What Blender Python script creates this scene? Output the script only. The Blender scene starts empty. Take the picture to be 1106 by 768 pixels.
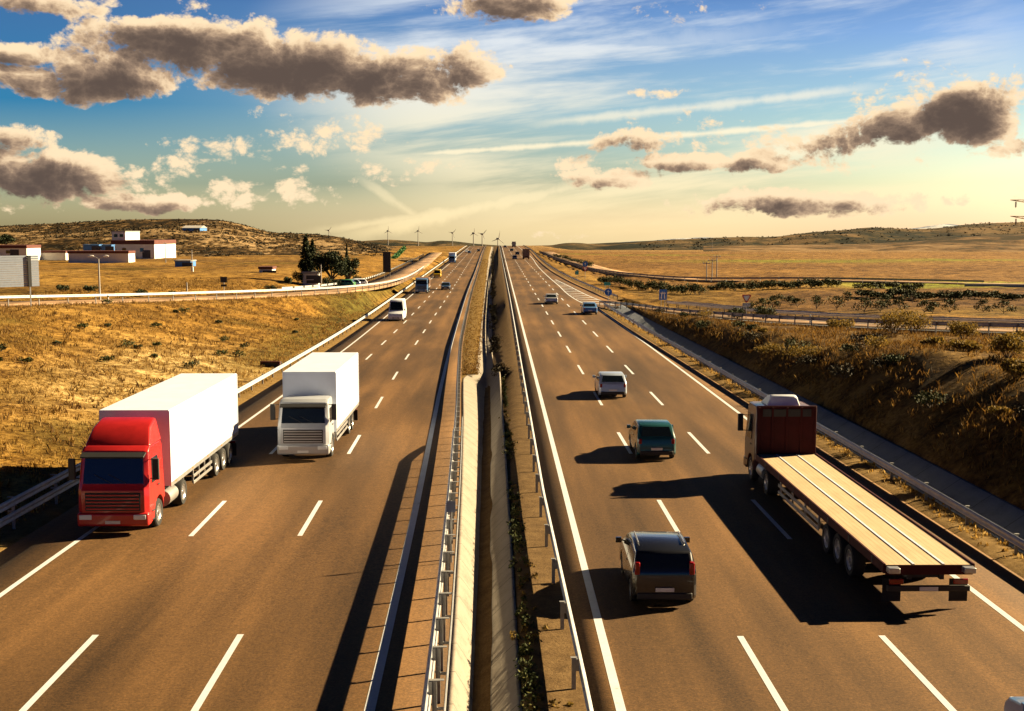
import bpy, bmesh, math, random
import numpy as np
from mathutils import Vector, Matrix

random.seed(7)
rng = np.random.default_rng(11)
R = math.radians
PI = math.pi
SC = bpy.context.scene
COL = SC.collection

# ------------------------------------------------------------------ camera
F, CX, CY, CH = 1300.0, 553.0, 384.0, 10.5
PITCH, YAW = math.atan(134 / 1300), math.atan(15 / 1300)
fw = Vector((math.sin(YAW) * math.cos(PITCH), math.cos(YAW) * math.cos(PITCH), -math.sin(PITCH)))
rt = Vector((math.cos(YAW), -math.sin(YAW), 0))
up = rt.cross(fw)
cd = bpy.data.cameras.new('camera')
cam = bpy.data.objects.new('camera', cd)
COL.objects.link(cam)
cam.matrix_world = Matrix((rt, up, -fw)).transposed().to_4x4()
cam.location = (0, 0, CH)
cd.sensor_width = 36.0
cd.lens = F * 36.0 / 1106.0
cd.clip_start, cd.clip_end = 0.5, 40000
SC.camera = cam


def ray(px, py):
    return fw + rt * ((px - CX) / F) + up * ((CY - py) / F)


def W(px, py, z=0.0):
    """ground position that lies under a direction of view, at height z"""
    d = ray(px, py)
    t = (z - CH) / d.z
    return Vector((d.x * t, d.y * t, z))


def AT(px, py, Y):
    """position along a direction of view at forward distance Y"""
    d = ray(px, py)
    t = Y / d.y
    return Vector((d.x * t, Y, CH + d.z * t))


# ------------------------------------------------------------------ materials
def rgb(c):
    return (c[0], c[1], c[2], 1)


class NT:
    def __init__(s, nt):
        s.nt = nt
        s.N, s.L = nt.nodes, nt.links

    def n(s, t, **k):
        o = s.N.new(t)
        for a, v in k.items():
            setattr(o, a, v)
        return o

    def put(s, sock, v):
        if v is None:
            return
        if hasattr(v, 'is_output'):
            s.L.new(v, sock)
        elif isinstance(v, (tuple, list)) and sock.type == 'RGBA' and len(v) == 3:
            sock.default_value = rgb(v)
        else:
            sock.default_value = v

    def math(s, op, a, b=None, c=None, clamp=False):
        o = s.n('ShaderNodeMath', operation=op, use_clamp=clamp)
        s.put(o.inputs[0], a)
        s.put(o.inputs[1], b)
        s.put(o.inputs[2], c)
        return o.outputs[0]

    def vm(s, op, a, b=None):
        o = s.n('ShaderNodeVectorMath', operation=op)
        s.put(o.inputs[0], a)
        s.put(o.inputs[1], b)
        return o.outputs['Value'] if op in ('DOT_PRODUCT', 'LENGTH') else o.outputs[0]

    def mix(s, f, a, b, mode='MIX'):
        o = s.n('ShaderNodeMix', data_type='RGBA', blend_type=mode)
        s.put(o.inputs[0], f)
        s.put(o.inputs[6], a)
        s.put(o.inputs[7], b)
        return o.outputs[2]

    def ss(s, v, lo, hi, a=0.0, b=1.0):
        o = s.n('ShaderNodeMapRange', interpolation_type='SMOOTHSTEP')
        s.put(o.inputs[0], v)
        for i, q in enumerate((lo, hi, a, b)):
            o.inputs[i + 1].default_value = q
        return o.outputs[0]

    def noise(s, vec, scale, detail=4, rough=0.55, col=False, dist=0.0):
        o = s.n('ShaderNodeTexNoise')
        s.put(o.inputs['Vector'], vec)
        o.inputs['Scale'].default_value = scale
        o.inputs['Detail'].default_value = detail
        o.inputs['Roughness'].default_value = rough
        o.inputs['Distortion'].default_value = dist
        return o.outputs['Color'] if col else o.outputs[0]

    def ramp(s, v, stops):
        o = s.n('ShaderNodeValToRGB')
        s.put(o.inputs[0], v)
        e = o.color_ramp.elements
        while len(e) < len(stops):
            e.new(0.5)
        for el, (p, c) in zip(e, stops):
            el.position = p
            el.color = rgb(c)
        return o.outputs[0]


MATS = {}


def new_mat(name):
    m = bpy.data.materials.new(name)
    m.use_nodes = True
    t = NT(m.node_tree)
    b = t.N['Principled BSDF']
    MATS[name] = m
    return m, t, b


def pos(t):
    return t.n('ShaderNodeNewGeometry').outputs['Position']


def simple(name, c, rough=0.5, metal=0.0, coat=0.0, var=0.18, vs=3.0, spec=0.5):
    m, t, b = new_mat(name)
    tc = t.n('ShaderNodeTexCoord').outputs['Object']
    n = t.noise(tc, vs, 5, 0.6)
    d = tuple(x * (1 - var) for x in c)
    l = tuple(min(1, x * (1 + var * 0.5)) for x in c)
    t.put(b.inputs['Base Color'], t.ramp(n, [(0.3, d), (0.7, l)]))
    b.inputs['Roughness'].default_value = rough
    b.inputs['Metallic'].default_value = metal
    b.inputs['Coat Weight'].default_value = coat
    b.inputs['Specular IOR Level'].default_value = spec
    return m


def M(n):
    return MATS[n]


simple('white_paint', (0.68, 0.72, 0.80), 0.4, coat=0.3, var=0.06)
simple('trailer_white', (0.60, 0.66, 0.80), 0.5, var=0.07, vs=1.2)
simple('maroon_gloss', (0.07, 0.012, 0.014), 0.35, coat=0.4, var=0.12)
simple('pale_silver', (0.46, 0.49, 0.54), 0.35, metal=0.15, coat=0.4, var=0.08)
simple('silver_paint', (0.42, 0.43, 0.45), 0.3, metal=0.3, coat=0.5, var=0.08)
simple('red_paint', (0.45, 0.018, 0.018), 0.32, coat=0.5, var=0.15)
simple('maroon_paint', (0.05, 0.006, 0.008), 0.7, spec=0.2, coat=0.0, var=0.25)
simple('black_paint', (0.012, 0.013, 0.016), 0.22, coat=0.7, var=0.1)
simple('dark_green_paint', (0.015, 0.07, 0.075), 0.25, coat=0.6, var=0.1)
simple('silver_blue_paint', (0.42, 0.50, 0.62), 0.28, metal=0.25, coat=0.6, var=0.08)
simple('blue_paint', (0.10, 0.22, 0.45), 0.28, coat=0.6, var=0.08)
simple('navy_paint', (0.03, 0.06, 0.13), 0.28, coat=0.6, var=0.08)
simple('yellow_paint', (0.62, 0.40, 0.03), 0.35, coat=0.5, var=0.08)
simple('brown_paint', (0.17, 0.09, 0.05), 0.5, var=0.2)
simple('green_paint', (0.04, 0.22, 0.07), 0.4, coat=0.4, var=0.1)
simple('glass_dark', (0.012, 0.018, 0.022), 0.06, var=0.05, spec=0.8)
simple('rubber', (0.018, 0.018, 0.018), 0.85, var=0.3, vs=8)
simple('rim_metal', (0.42, 0.42, 0.43), 0.35, metal=0.8, var=0.2, vs=6)
simple('dark_plastic', (0.02, 0.02, 0.021), 0.6, var=0.2)
simple('chassis_black', (0.03, 0.028, 0.026), 0.7, var=0.3)
simple('bare_steel', (0.45, 0.45, 0.45), 0.4, metal=0.7, var=0.2)
simple('lamp_clear', (0.75, 0.78, 0.8), 0.1, var=0.05, spec=0.8)
simple('lamp_red', (0.24, 0.005, 0.005), 0.18, var=0.1)
simple('lamp_orange', (0.6, 0.2, 0.01), 0.2, var=0.1)
simple('plate_white', (0.7, 0.7, 0.68), 0.4, var=0.05)
simple('galvanised', (0.50, 0.51, 0.52), 0.45, metal=0.35, var=0.22, vs=2.5)
simple('post_steel', (0.30, 0.30, 0.30), 0.55, metal=0.3, var=0.3, vs=4)
simple('pole_grey', (0.32, 0.31, 0.30), 0.55, var=0.15)
simple('sign_blue', (0.012, 0.13, 0.55), 0.4, var=0.06)
simple('sign_white', (0.78, 0.78, 0.76), 0.4, var=0.05)
simple('sign_red', (0.55, 0.02, 0.02), 0.4, var=0.06)
simple('sign_teal', (0.02, 0.30, 0.33), 0.4, var=0.06)
simple('sign_back', (0.26, 0.30, 0.38), 0.5, metal=0.2, var=0.1)
simple('sign_dark', (0.02, 0.021, 0.024), 0.6, var=0.15)
simple('wall_white', (0.74, 0.71, 0.66), 0.8, var=0.12, vs=0.6)
simple('wall_grey', (0.38, 0.37, 0.37), 0.8, var=0.15, vs=0.6)
simple('wall_blue', (0.06, 0.20, 0.50), 0.6, var=0.12, vs=0.6)
simple('roof_red', (0.11, 0.03, 0.022), 0.8, var=0.25, vs=0.8)
simple('roof_grey', (0.33, 0.32, 0.31), 0.7, var=0.15, vs=0.8)
simple('door_dark', (0.04, 0.04, 0.05), 0.6, var=0.15)
simple('turbine_white', (0.30, 0.28, 0.26), 0.6, var=0.08, vs=0.1)
simple('bark', (0.10, 0.07, 0.045), 0.9, var=0.4, vs=6)
simple('pylon_steel', (0.42, 0.30, 0.16), 0.6, metal=0.2, var=0.2, vs=0.5)
simple('plastic_white', (0.75, 0.75, 0.73), 0.5, var=0.06)


def leaf_mat(name, stops, rough=0.75, trans=0.0):
    stops = [(p_, tuple(x * 0.78 for x in c_)) for p_, c_ in stops]
    m, t, b = new_mat(name)
    g = t.n('ShaderNodeNewGeometry')
    t.put(b.inputs['Base Color'], t.ramp(g.outputs['Random Per Island'], stops))
    b.inputs['Roughness'].default_value = rough
    b.inputs['Specular IOR Level'].default_value = 0.2
    if trans:
        tb_ = t.n('ShaderNodeBsdfTranslucent')
        t.put(tb_.inputs['Color'], b.inputs['Base Color'].links[0].from_socket)
        mx = t.n('ShaderNodeMixShader')
        mx.inputs[0].default_value = trans
        t.L.new(b.outputs[0], mx.inputs[1])
        t.L.new(tb_.outputs[0], mx.inputs[2])
        t.L.new(mx.outputs[0], t.N['Material Output'].inputs[0])
    return m


leaf_mat('leaf_dark', [(0, (0.012, 0.02, 0.008)), (0.6, (0.03, 0.045, 0.015)), (1, (0.06, 0.07, 0.02))])
leaf_mat('leaf_scrub', [(0, (0.014, 0.012, 0.006)), (0.6, (0.045, 0.034, 0.014)), (1, (0.10, 0.07, 0.025))])
leaf_mat('leaf_green', [(0, (0.025, 0.04, 0.01)), (0.6, (0.06, 0.075, 0.018)), (1, (0.13, 0.12, 0.03))])
leaf_mat('leaf_gold', [(0, (0.07, 0.05, 0.012)), (0.5, (0.20, 0.13, 0.028)), (1, (0.36, 0.23, 0.05))], trans=0.4)
leaf_mat('straw_blade', [(0, (0.16, 0.085, 0.018)), (0.35, (0.34, 0.19, 0.04)), (0.75, (0.48, 0.29, 0.075)), (1, (0.60, 0.42, 0.16))], trans=0.45)
leaf_mat('rust_blade', [(0, (0.05, 0.028, 0.008)), (0.4, (0.15, 0.075, 0.018)), (0.8, (0.24, 0.125, 0.026)), (1, (0.36, 0.22, 0.06))], trans=0.38)


def asphalt(name, a=(0.094, 0.049, 0.017)):
    m, t, b = new_mat(name)
    p = pos(t)
    g = t.noise(p, 13, 5, 0.85)
    g2 = t.noise(p, 4, 4, 0.8)
    st = t.vm('MULTIPLY', p, (0.9, 0.05, 1))
    s1 = t.noise(st, 1.0, 5, 0.6)
    big = t.noise(t.vm('MULTIPLY', p, (0.25, 0.04, 1)), 1, 3, 0.5)
    lane = t.n('ShaderNodeAttribute', attribute_name='lane').outputs['Fac']
    # worn wheel paths, two to each lane
    w = t.math('COSINE', t.math('MULTIPLY', lane, 4 * PI))
    v = t.math('ADD', t.math('MULTIPLY', g, 0.75), t.math('MULTIPLY', g2, 0.25))
    v = t.math('ADD', v, t.math('MULTIPLY', t.math('SUBTRACT', s1, 0.5), 0.35))
    v = t.math('ADD', v, t.math('MULTIPLY', t.math('SUBTRACT', big, 0.5), 0.6))
    v = t.math('ADD', v, t.math('MULTIPLY', w, 0.026))
    c = t.ramp(v, [(0.30, tuple(x * 0.30 for x in a)), (0.5, a), (0.70, tuple(x * 2.1 for x in a))])
    t.put(b.inputs['Base Color'], c)
    b.inputs['Roughness'].default_value = 0.8
    b.inputs['Specular IOR Level'].default_value = 0.22
    bu = t.n('ShaderNodeBump')
    bu.inputs['Strength'].default_value = 0.35
    bu.inputs['Distance'].default_value = 0.02
    t.put(bu.inputs['Height'], g)
    t.put(b.inputs['Normal'], bu.outputs[0])
    return m


asphalt('asphalt')
asphalt('asphalt_pale', (0.20, 0.125, 0.07))


def line_mat():
    m, t, b = new_mat('line_paint')
    p = pos(t)
    n = t.noise(p, 9, 6, 0.7)
    n2 = t.noise(p, 1.2, 3, 0.6)
    v = t.math('ADD', t.math('MULTIPLY', n, 0.6), t.math('MULTIPLY', n2, 0.4))
    t.put(b.inputs['Base Color'], t.ramp(v, [(0.27, (0.22, 0.19, 0.15)), (0.40, (0.50, 0.52, 0.55)), (0.7, (0.62, 0.65, 0.69))]))
    b.inputs['Roughness'].default_value = 0.6


line_mat()


def concrete(name, a, joint=2.0, jw=0.02):
    m, t, b = new_mat(name)
    p = pos(t)
    n = t.noise(p, 1.3, 7, 0.65)
    n2 = t.noise(p, 14, 4, 0.6)
    v = t.math('ADD', t.math('MULTIPLY', n, 0.65), t.math('MULTIPLY', n2, 0.35))
    c = t.ramp(v, [(0.28, tuple(x * 0.45 for x in a)), (0.46, tuple(x * 0.88 for x in a)), (0.7, tuple(x * 1.12 for x in a))])
    sp = t.n('ShaderNodeSeparateXYZ')
    t.put(sp.inputs[0], t.vm('ADD', p, t.vm('SCALE', t.noise(p, 0.9, 3, 0.5, col=True))))
    sc = sp.inputs[0].links[0].from_node.inputs[1].links[0].from_node
    sc.inputs['Scale'].default_value = 0.12
    fr = t.math('FRACT', t.math('DIVIDE', sp.outputs[1], joint))
    j = t.math('LESS_THAN', fr, jw)
    c = t.mix(j, c, tuple(x * 0.3 for x in a))
    t.put(b.inputs['Base Color'], c)
    b.inputs['Roughness'].default_value = 0.9
    bu = t.n('ShaderNodeBump')
    bu.inputs['Strength'].default_value = 0.4
    bu.inputs['Distance'].default_value = 0.03
    t.put(bu.inputs['Height'], v)
    t.put(b.inputs['Normal'], bu.outputs[0])


concrete('channel_concrete', (0.31, 0.27, 0.22))
concrete('ditch_concrete', (0.17, 0.20, 0.26), 3.0, 0.015)


def soil(name, a, c2, scale=1.0):
    a, c2 = tuple(x * 0.75 for x in a), tuple(x * 0.75 for x in c2)
    m, t, b = new_mat(name)
    p = pos(t)
    n = t.noise(p, 1.6 * scale, 8, 0.7)
    n2 = t.noise(p, 16 * scale, 4, 0.7)
    v = t.math('ADD', t.math('MULTIPLY', n, 0.55), t.math('MULTIPLY', n2, 0.45))
    t.put(b.inputs['Base Color'], t.ramp(v, [(0.3, tuple(x * 0.35 for x in a)), (0.47, a), (0.62, c2)]))
    b.inputs['Roughness'].default_value = 0.95
    b.inputs['Specular IOR Level'].default_value = 0.1
    bu = t.n('ShaderNodeBump')
    bu.inputs['Strength'].default_value = 0.8
    bu.inputs['Distance'].default_value = 0.06
    t.put(bu.inputs['Height'], v)
    t.put(b.inputs['Normal'], bu.outputs[0])


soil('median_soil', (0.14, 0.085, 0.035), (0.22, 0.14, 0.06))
soil('median_grass', (0.17, 0.10, 0.025), (0.26, 0.17, 0.045), 0.6)
soil('verge_grass', (0.20, 0.12, 0.035), (0.34, 0.22, 0.08), 1.2)


def ground_mat():
    m, t, b = new_mat('ground_land')
    p = pos(t)
    base = t.n('ShaderNodeVertexColor', layer_name='Col').outputs[0]
    n1 = t.noise(p, 0.06, 6, 0.6)
    n2 = t.noise(p, 0.45, 7, 0.68)
    n3 = t.noise(p, 3.0, 5, 0.7)
    v = t.math('ADD', t.math('MULTIPLY', n2, 0.45), t.math('MULTIPLY', n3, 0.4))
    v = t.math('ADD', v, t.math('MULTIPLY', n1, 0.15))
    k = t.ramp(v, [(0.42, (0.24, 0.18, 0.12)), (0.475, (0.74, 0.70, 0.62)), (0.52, (1.15, 1.15, 1.1)), (0.575, (1.85, 1.95, 2.2))])
    c = t.mix(1.0, base, k, 'MULTIPLY')
    t.put(b.inputs['Base Color'], c)
    b.inputs['Roughness'].default_value = 0.95
    b.inputs['Specular IOR Level'].default_value = 0.08
    bu = t.n('ShaderNodeBump')
    bu.inputs['Strength'].default_value = 0.7
    bu.inputs['Distance'].default_value = 0.35
    t.put(bu.inputs['Height'], v)
    t.put(b.inputs['Normal'], bu.outputs[0])


ground_mat()


def hill_mat(name, dark, mid, pale, s1, s2, thr=0.0, bd=2.0):
    m, t, b = new_mat(name)
    p = t.vm('MULTIPLY', pos(t), (1, 0.55, 1.6))
    n1 = t.noise(p, s1, 6, 0.6)
    n2 = t.noise(p, s2, 5, 0.75)
    v = t.math('ADD', t.math('MULTIPLY', n1, 0.45), t.math('MULTIPLY', n2, 0.55))
    t.put(b.inputs['Base Color'], t.ramp(v, [(0.455 + thr, dark), (0.485 + thr, mid), (0.51 + thr, mid), (0.555 + thr, pale)]))
    b.inputs['Roughness'].default_value = 0.95
    b.inputs['Specular IOR Level'].default_value = 0.05
    bu = t.n('ShaderNodeBump')
    bu.inputs['Strength'].default_value = 0.8
    bu.inputs['Distance'].default_value = bd
    t.put(bu.inputs['Height'], v)
    t.put(b.inputs['Normal'], bu.outputs[0])


hill_mat('hill_scrub', (0.012, 0.009, 0.004), (0.062, 0.036, 0.012), (0.28, 0.19, 0.095), 0.02, 0.20)
hill_mat('hill_far', (0.014, 0.016, 0.010), (0.05, 0.038, 0.018), (0.13, 0.085, 0.04), 0.004, 0.02, bd=8)
hill_mat('hill_pale', (0.04, 0.03, 0.014), (0.12, 0.072, 0.032), (0.23, 0.15, 0.075), 0.006, 0.03, bd=4)
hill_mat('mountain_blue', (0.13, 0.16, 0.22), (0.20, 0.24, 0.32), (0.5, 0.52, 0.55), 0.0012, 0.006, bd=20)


# ------------------------------------------------------------------ object helpers
def tag(o, label=None, cat=None, group=None, kind=None):
    if label:
        o['label'] = label
    if cat:
        o['category'] = cat
    if group:
        o['group'] = group
    if kind:
        o['kind'] = kind
    return o


def thing(name, label, cat, loc=(0, 0, 0), rz=0.0, group=None):
    o = bpy.data.objects.new(name, None)
    o.empty_display_size = 0.3
    COL.objects.link(o)
    o.location = loc
    o.rotation_euler = (0, 0, rz)
    return tag(o, label, cat, group)


def link(name, me, parent=None, loc=None, rot=None):
    o = bpy.data.objects.new(name, me)
    COL.objects.link(o)
    if parent:
        o.parent = parent
    if loc is not None:
        o.location = loc
    if rot is not None:
        o.rotation_euler = rot
    return o


def fin(name, bm, mat, parent=None, bevel=0.0, ang=35, seg=2, loc=None, rot=None, recalc=True):
    if recalc:
        bmesh.ops.recalc_face_normals(bm, faces=bm.faces)
    lim = R(ang)
    for f in bm.faces:
        f.smooth = True
    for e in bm.edges:
        if len(e.link_faces) != 2 or e.calc_face_angle(9) > lim:
            e.smooth = False
    me = bpy.data.meshes.new(name)
    bm.to_mesh(me)
    bm.free()
    me.materials.append(M(mat))
    o = link(name, me, parent, loc, rot)
    if bevel:
        md = o.modifiers.new('bevel', 'BEVEL')
        md.width = bevel
        md.segments = seg
        md.limit_method = 'ANGLE'
        md.angle_limit = R(30)
    return o


def pyd(name, verts, faces, mat, parent=None, smooth=False):
    me = bpy.data.meshes.new(name)
    me.from_pydata([tuple(v) for v in verts], [], faces)
    me.materials.append(M(mat))
    if smooth:
        me.polygons.foreach_set('use_smooth', [True] * len(me.polygons))
    me.update()
    return link(name, me, parent)


def box(bm, x0, x1, y0, y1, z0, z1):
    v = [bm.verts.new((x, y, z)) for z in (z0, z1) for y in (y0, y1) for x in (x0, x1)]
    for f in ((0, 2, 3, 1), (4, 5, 7, 6), (0, 1, 5, 4), (2, 6, 7, 3), (0, 4, 6, 2), (1, 3, 7, 5)):
        bm.faces.new([v[i] for i in f])
    return v


def tube(bm, a, b, r0, r1=None, n=8, cap=True):
    a, b = Vector(a), Vector(b)
    r1 = r0 if r1 is None else r1
    d = (b - a).normalized()
    u = d.orthogonal().normalized()
    w = d.cross(u)
    ra = [bm.verts.new(a + (u * math.cos(2 * PI * i / n) + w * math.sin(2 * PI * i / n)) * r0) for i in range(n)]
    rb = [bm.verts.new(b + (u * math.cos(2 * PI * i / n) + w * math.sin(2 * PI * i / n)) * r1) for i in range(n)]
    for i in range(n):
        bm.faces.new((ra[i], ra[(i + 1) % n], rb[(i + 1) % n], rb[i]))
    if cap:
        bm.faces.new(ra[::-1])
        bm.faces.new(rb)


def poly_slab(bm, pts, off):
    """closed polygon given in space, thickened by the vector off"""
    a = [bm.verts.new(p) for p in pts]
    b = [bm.verts.new(Vector(p) + Vector(off)) for p in pts]
    bm.faces.new(a)
    bm.faces.new(b[::-1])
    n = len(a)
    for i in range(n):
        bm.faces.new((a[i], b[i], b[(i + 1) % n], a[(i + 1) % n]))


def B():
    return bmesh.new()


def lathe_x(bm, prof, n=24, cx=0, cy=0, cz=0):
    """revolve (x, r) about the x axis"""
    rings = []
    for x, r in prof:
        rings.append([bm.verts.new((cx + x, cy + r * math.cos(2 * PI * i / n), cz + r * math.sin(2 * PI * i / n))) for i in range(n)])
    for a, b in zip(rings, rings[1:]):
        for i in range(n):
            bm.faces.new((a[i], a[(i + 1) % n], b[(i + 1) % n], b[i]))
    bm.faces.new(rings[0][::-1])
    bm.faces.new(rings[-1])


# ------------------------------------------------------------------ alignment tables
def tab(p):
    a = np.array(p, float)
    return a[:, 0], a[:, 1]


def curve(p):
    xs, ys = tab(p)
    d = np.gradient(ys, xs)

    def f(q):
        q = np.asarray(q, float)
        i = np.clip(np.searchsorted(xs, q) - 1, 0, len(xs) - 2)
        h = xs[i + 1] - xs[i]
        t = np.clip((q - xs[i]) / h, 0, 1)
        m0, m1 = d[i] * h, d[i + 1] * h
        return ((2 * t ** 3 - 3 * t ** 2 + 1) * ys[i] + (t ** 3 - 2 * t ** 2 + t) * m0 + (-2 * t ** 3 + 3 * t ** 2) * ys[i + 1] + (t ** 3 - t ** 2) * m1)
    return f


def crest(y):
    y = np.asarray(y, float)
    return -0.0002 * np.clip(y - 880, 0, None) ** 2


_zl = curve([(-60, 0), (0, 0), (40, -0.03), (63, -0.17), (95, -0.55), (127, -0.95), (160, -1.2), (200, -1.3), (360, -1.35), (700, -1.0), (880, -0.4), (1100, -0.2)])


def zL(y):
    return _zl(y) + crest(y)


def zR(y):
    return crest(y)


xblue = curve([(-60, -2.7), (26, -2.85), (40, -3.07), (87, -4.1), (119, -4.7), (196, -5.7), (367, -6.9), (710, -9.2), (1100, -10)])
xdash1 = curve([(-60, -6.5), (28, -6.72), (63, -7.3), (95, -7.97), (127, -8.46), (160, -8.83), (200, -9.1), (367, -10.4), (710, -12.8), (1100, -13.6)])
xdash2 = curve([(-60, -10.3), (28, -10.5), (45, -10.75), (123, -11.8), (171, -12.2), (222, -12.6), (367, -13.8), (710, -16.4), (1100, -17.2)])
xedge = curve([(-60, -14.5), (28, -14.5), (66, -14.25), (108, -14.7), (155, -15.4), (219, -16.1), (367, -17.3), (710, -20.0), (1100, -20.8)])
xrailLo = curve([(-60, -17.4), (25, -17.3), (75, -16.9), (141, -17.4), (198, -18.0), (350, -19.6), (670, -22.3), (1100, -23.3)])


def xrailLm(y):
    return xblue(y) + np.interp(y, [-60, 30, 70, 119, 1100], [1.5, 1.5, 1.42, 1.05, 1.05])


def xrailRm(y):
    return np.interp(y, [-60, 25, 45, 180, 350, 700, 1100], [1.85, 1.75, 1.55, 1.6, 1.4, 1.0, 1.0])


XE, XD1, XD2 = 2.70, 6.30, 10.0
xsolidR = curve([(-60, 13.8), (140, 13.75), (158, 13.6), (182, 12.2), (240, 11.8), (360, 12.0), (470, 13.4), (620, 13.7), (1100, 13.7)])
xrailRo = curve([(-60, 16.9), (42, 16.75), (94, 15.9), (132, 15.15), (166, 14.75)])
xrailRf = curve([(150, 22.0), (165, 20.6), (188, 18.3), (212, 17.4), (250, 16.2), (318, 15.2), (433, 15.6), (620, 17.8), (1100, 18.3)])


def xroadR(y):
    """right hand edge of the asphalt of the right carriageway"""
    y = np.asarray(y, float)
    return np.where(y < 166, xrailRo(np.clip(y, -60, 166)) - 0.85, xrailRf(np.clip(y, 150, 1100)) - 0.55)


# slip roads: near-edge rail / centre line, densely sampled
def spline(pts, step=1.0):
    P = [Vector(p) for p in pts]
    P = [P[0] * 2 - P[1]] + P + [P[-1] * 2 - P[-2]]
    out = []
    for i in range(1, len(P) - 2):
        n = max(2, int((P[i + 1] - P[i]).length / step))
        for k in range(n):
            t = k / n
            a, b, c, d = P[i - 1], P[i], P[i + 1], P[i + 2]
            out.append(0.5 * ((2 * b) + (c - a) * t + (2 * a - 5 * b + 4 * c - d) * t * t + (3 * b - a - 3 * c + d) * t ** 3))
    out.append(P[-2])
    return out


RAMP_R = spline([(14.6, 171, 0), (17.3, 157, 0.45), (21.4, 137, 0.95), (25, 118, 1.7), (28.5, 107, 2.15), (33, 96, 2.65), (37.6, 86, 3.2), (44, 71, 4.2), (53, 50, 5.4), (66, 20, 7)])
RAMP_L = spline([(-33, 640, -0.6), (-28.5, 480, -0.4), (-24.8, 362, 0.2), (-22.6, 270, 0.5), (-22.6, 222, 0.9), (-26, 190, 1.3), (-32.5, 168, 1.8), (-40.5, 150, 2.3), (-47.5, 137, 2.7), (-53, 126, 3.1), (-60, 112, 3.6), (-72, 90, 4.5), (-90, 55, 6)])


def offset(path, d):
    """path shifted sideways by d (positive is to the right of travel)"""
    out = []
    for i, p in enumerate(path):
        a, b = path[max(0, i - 1)], path[min(len(path) - 1, i + 1)]
        t = (b - a)
        t.z = 0
        t.normalize()
        out.append(p + Vector((t.y, -t.x, 0)) * d)
    return out


RAMP_RC = offset(RAMP_R, -3.4)       # centre line of the right slip road (travel towards the camera: left is away)


def near_path(x, y, path):
    A = np.array([(p.x, p.y, p.z) for p in path])
    shp = x.shape
    xf, yf = x.ravel(), y.ravel()
    d = np.full(xf.shape, 1e9)
    z = np.zeros(xf.shape)
    for s in range(0, len(xf), 20000):
        xs, ys = xf[s:s + 20000, None], yf[s:s + 20000, None]
        q = (xs - A[None, :, 0]) ** 2 + (ys - A[None, :, 1]) ** 2
        k = q.argmin(1)
        d[s:s + 20000] = np.sqrt(q[np.arange(len(k)), k])
        z[s:s + 20000] = A[k, 2]
    return d.reshape(shp), z.reshape(shp)


def sst(a, b, t):
    t = np.clip((t - a) / (b - a), 0, 1)
    return t * t * (3 - 2 * t)


def vnoise(x, y, s, seed=0):
    """cheap smooth value noise, -1..1"""
    r = np.random.default_rng(seed)
    T = r.random((64, 64)) * 2 - 1
    u, v = x / s, y / s
    i, j = np.floor(u).astype(int), np.floor(v).astype(int)
    a, b = u - i, v - j
    a, b = a * a * (3 - 2 * a), b * b * (3 - 2 * b)
    g = lambda p, q: T[p % 64, q % 64]
    return (g(i, j) * (1 - a) * (1 - b) + g(i + 1, j) * a * (1 - b) + g(i, j + 1) * (1 - a) * b + g(i + 1, j + 1) * a * b)


def H(x, y):
    x = np.atleast_1d(np.asarray(x, float))
    y = np.atleast_1d(np.asarray(y, float))
    x, y = np.broadcast_arrays(x, y)
    zl, zr = zL(np.clip(y, -60, 1100)), zR(np.clip(y, -60, 1100))
    A = xrailLo(y) - 1.0
    Br = np.where(y < 166, xrailRo(np.clip(y, -60, 166)) + 2.15, xrailRf(np.clip(y, 150, 1100)) + 0.8)
    pl = np.interp(y, [-60, 60, 140, 250, 420, 700, 1100, 3000, 9000], [4, 3.6, 3.0, 2.2, 1.5, 0.2, -3.0, -26, -110])
    pr = np.interp(y, [-60, 60, 120, 200, 400, 700, 1100, 3000, 9000], [4, 3.2, 2.2, 1.3, 0.5, -1.3, -6.3, -35.5, -127])
    bump = 0.22 * vnoise(x, y, 6, 1) + 0.12 * vnoise(x, y, 2.2, 2)
    # left
    t = A - x
    left = zl - 0.1 + (pl - zl + 0.1) * sst(-2, 27, t) + bump * sst(0.3, 4, t)
    # right
    t2 = x - Br
    T = np.interp(y, [-60, 40, 60, 100, 130, 160, 172, 250], [4.0, 3.8, 3.5, 2.0, 1.15, 0.3, 0.1, 0.1])
    q = np.clip(t2 * 0.60 / np.maximum(T, 0.1), 0, 1)
    q = q * (1.45 - 0.45 * q)
    z1 = zr + 0.3 * (y < 166) + 0.12 + T * np.clip(q, 0, 1)
    right = z1 + (pr - z1) * sst(8, 40, t2) + bump * 1.3 * sst(0.5, 3, t2)
    dr, zr_ = near_path(x, y, RAMP_RC)
    w = (1 - sst(4.4, 9, dr)) * sst(0.2, 3, t2)
    right = right * (1 - w) + (zr_ - 0.25) * w
    dl, zl_ = near_path(x, y, RAMP_L)
    w = (1 - sst(4.6, 10, dl)) * sst(0.2, 3, t)
    left = left * (1 - w) + (zl_ - 0.25) * w
    mid = np.where(x < 0, zl, zr) - 0.3 - 0.8 * (1 - sst(2.0, 3.0, np.abs(x + 1.2 + 0.004 * y)))
    mid = np.where(y > 900, np.minimum(mid, pr - 2.0 * sst(900, 1000, y)), mid)
    left = np.where(y > 950, np.minimum(left, pl), left)
    right = np.where(y > 950, np.minimum(right, pr), right)
    out = np.where(x < A, left, np.where(x > Br, right, mid))
    return out


def hz(x, y):
    return float(H(x, y)[0])


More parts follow.
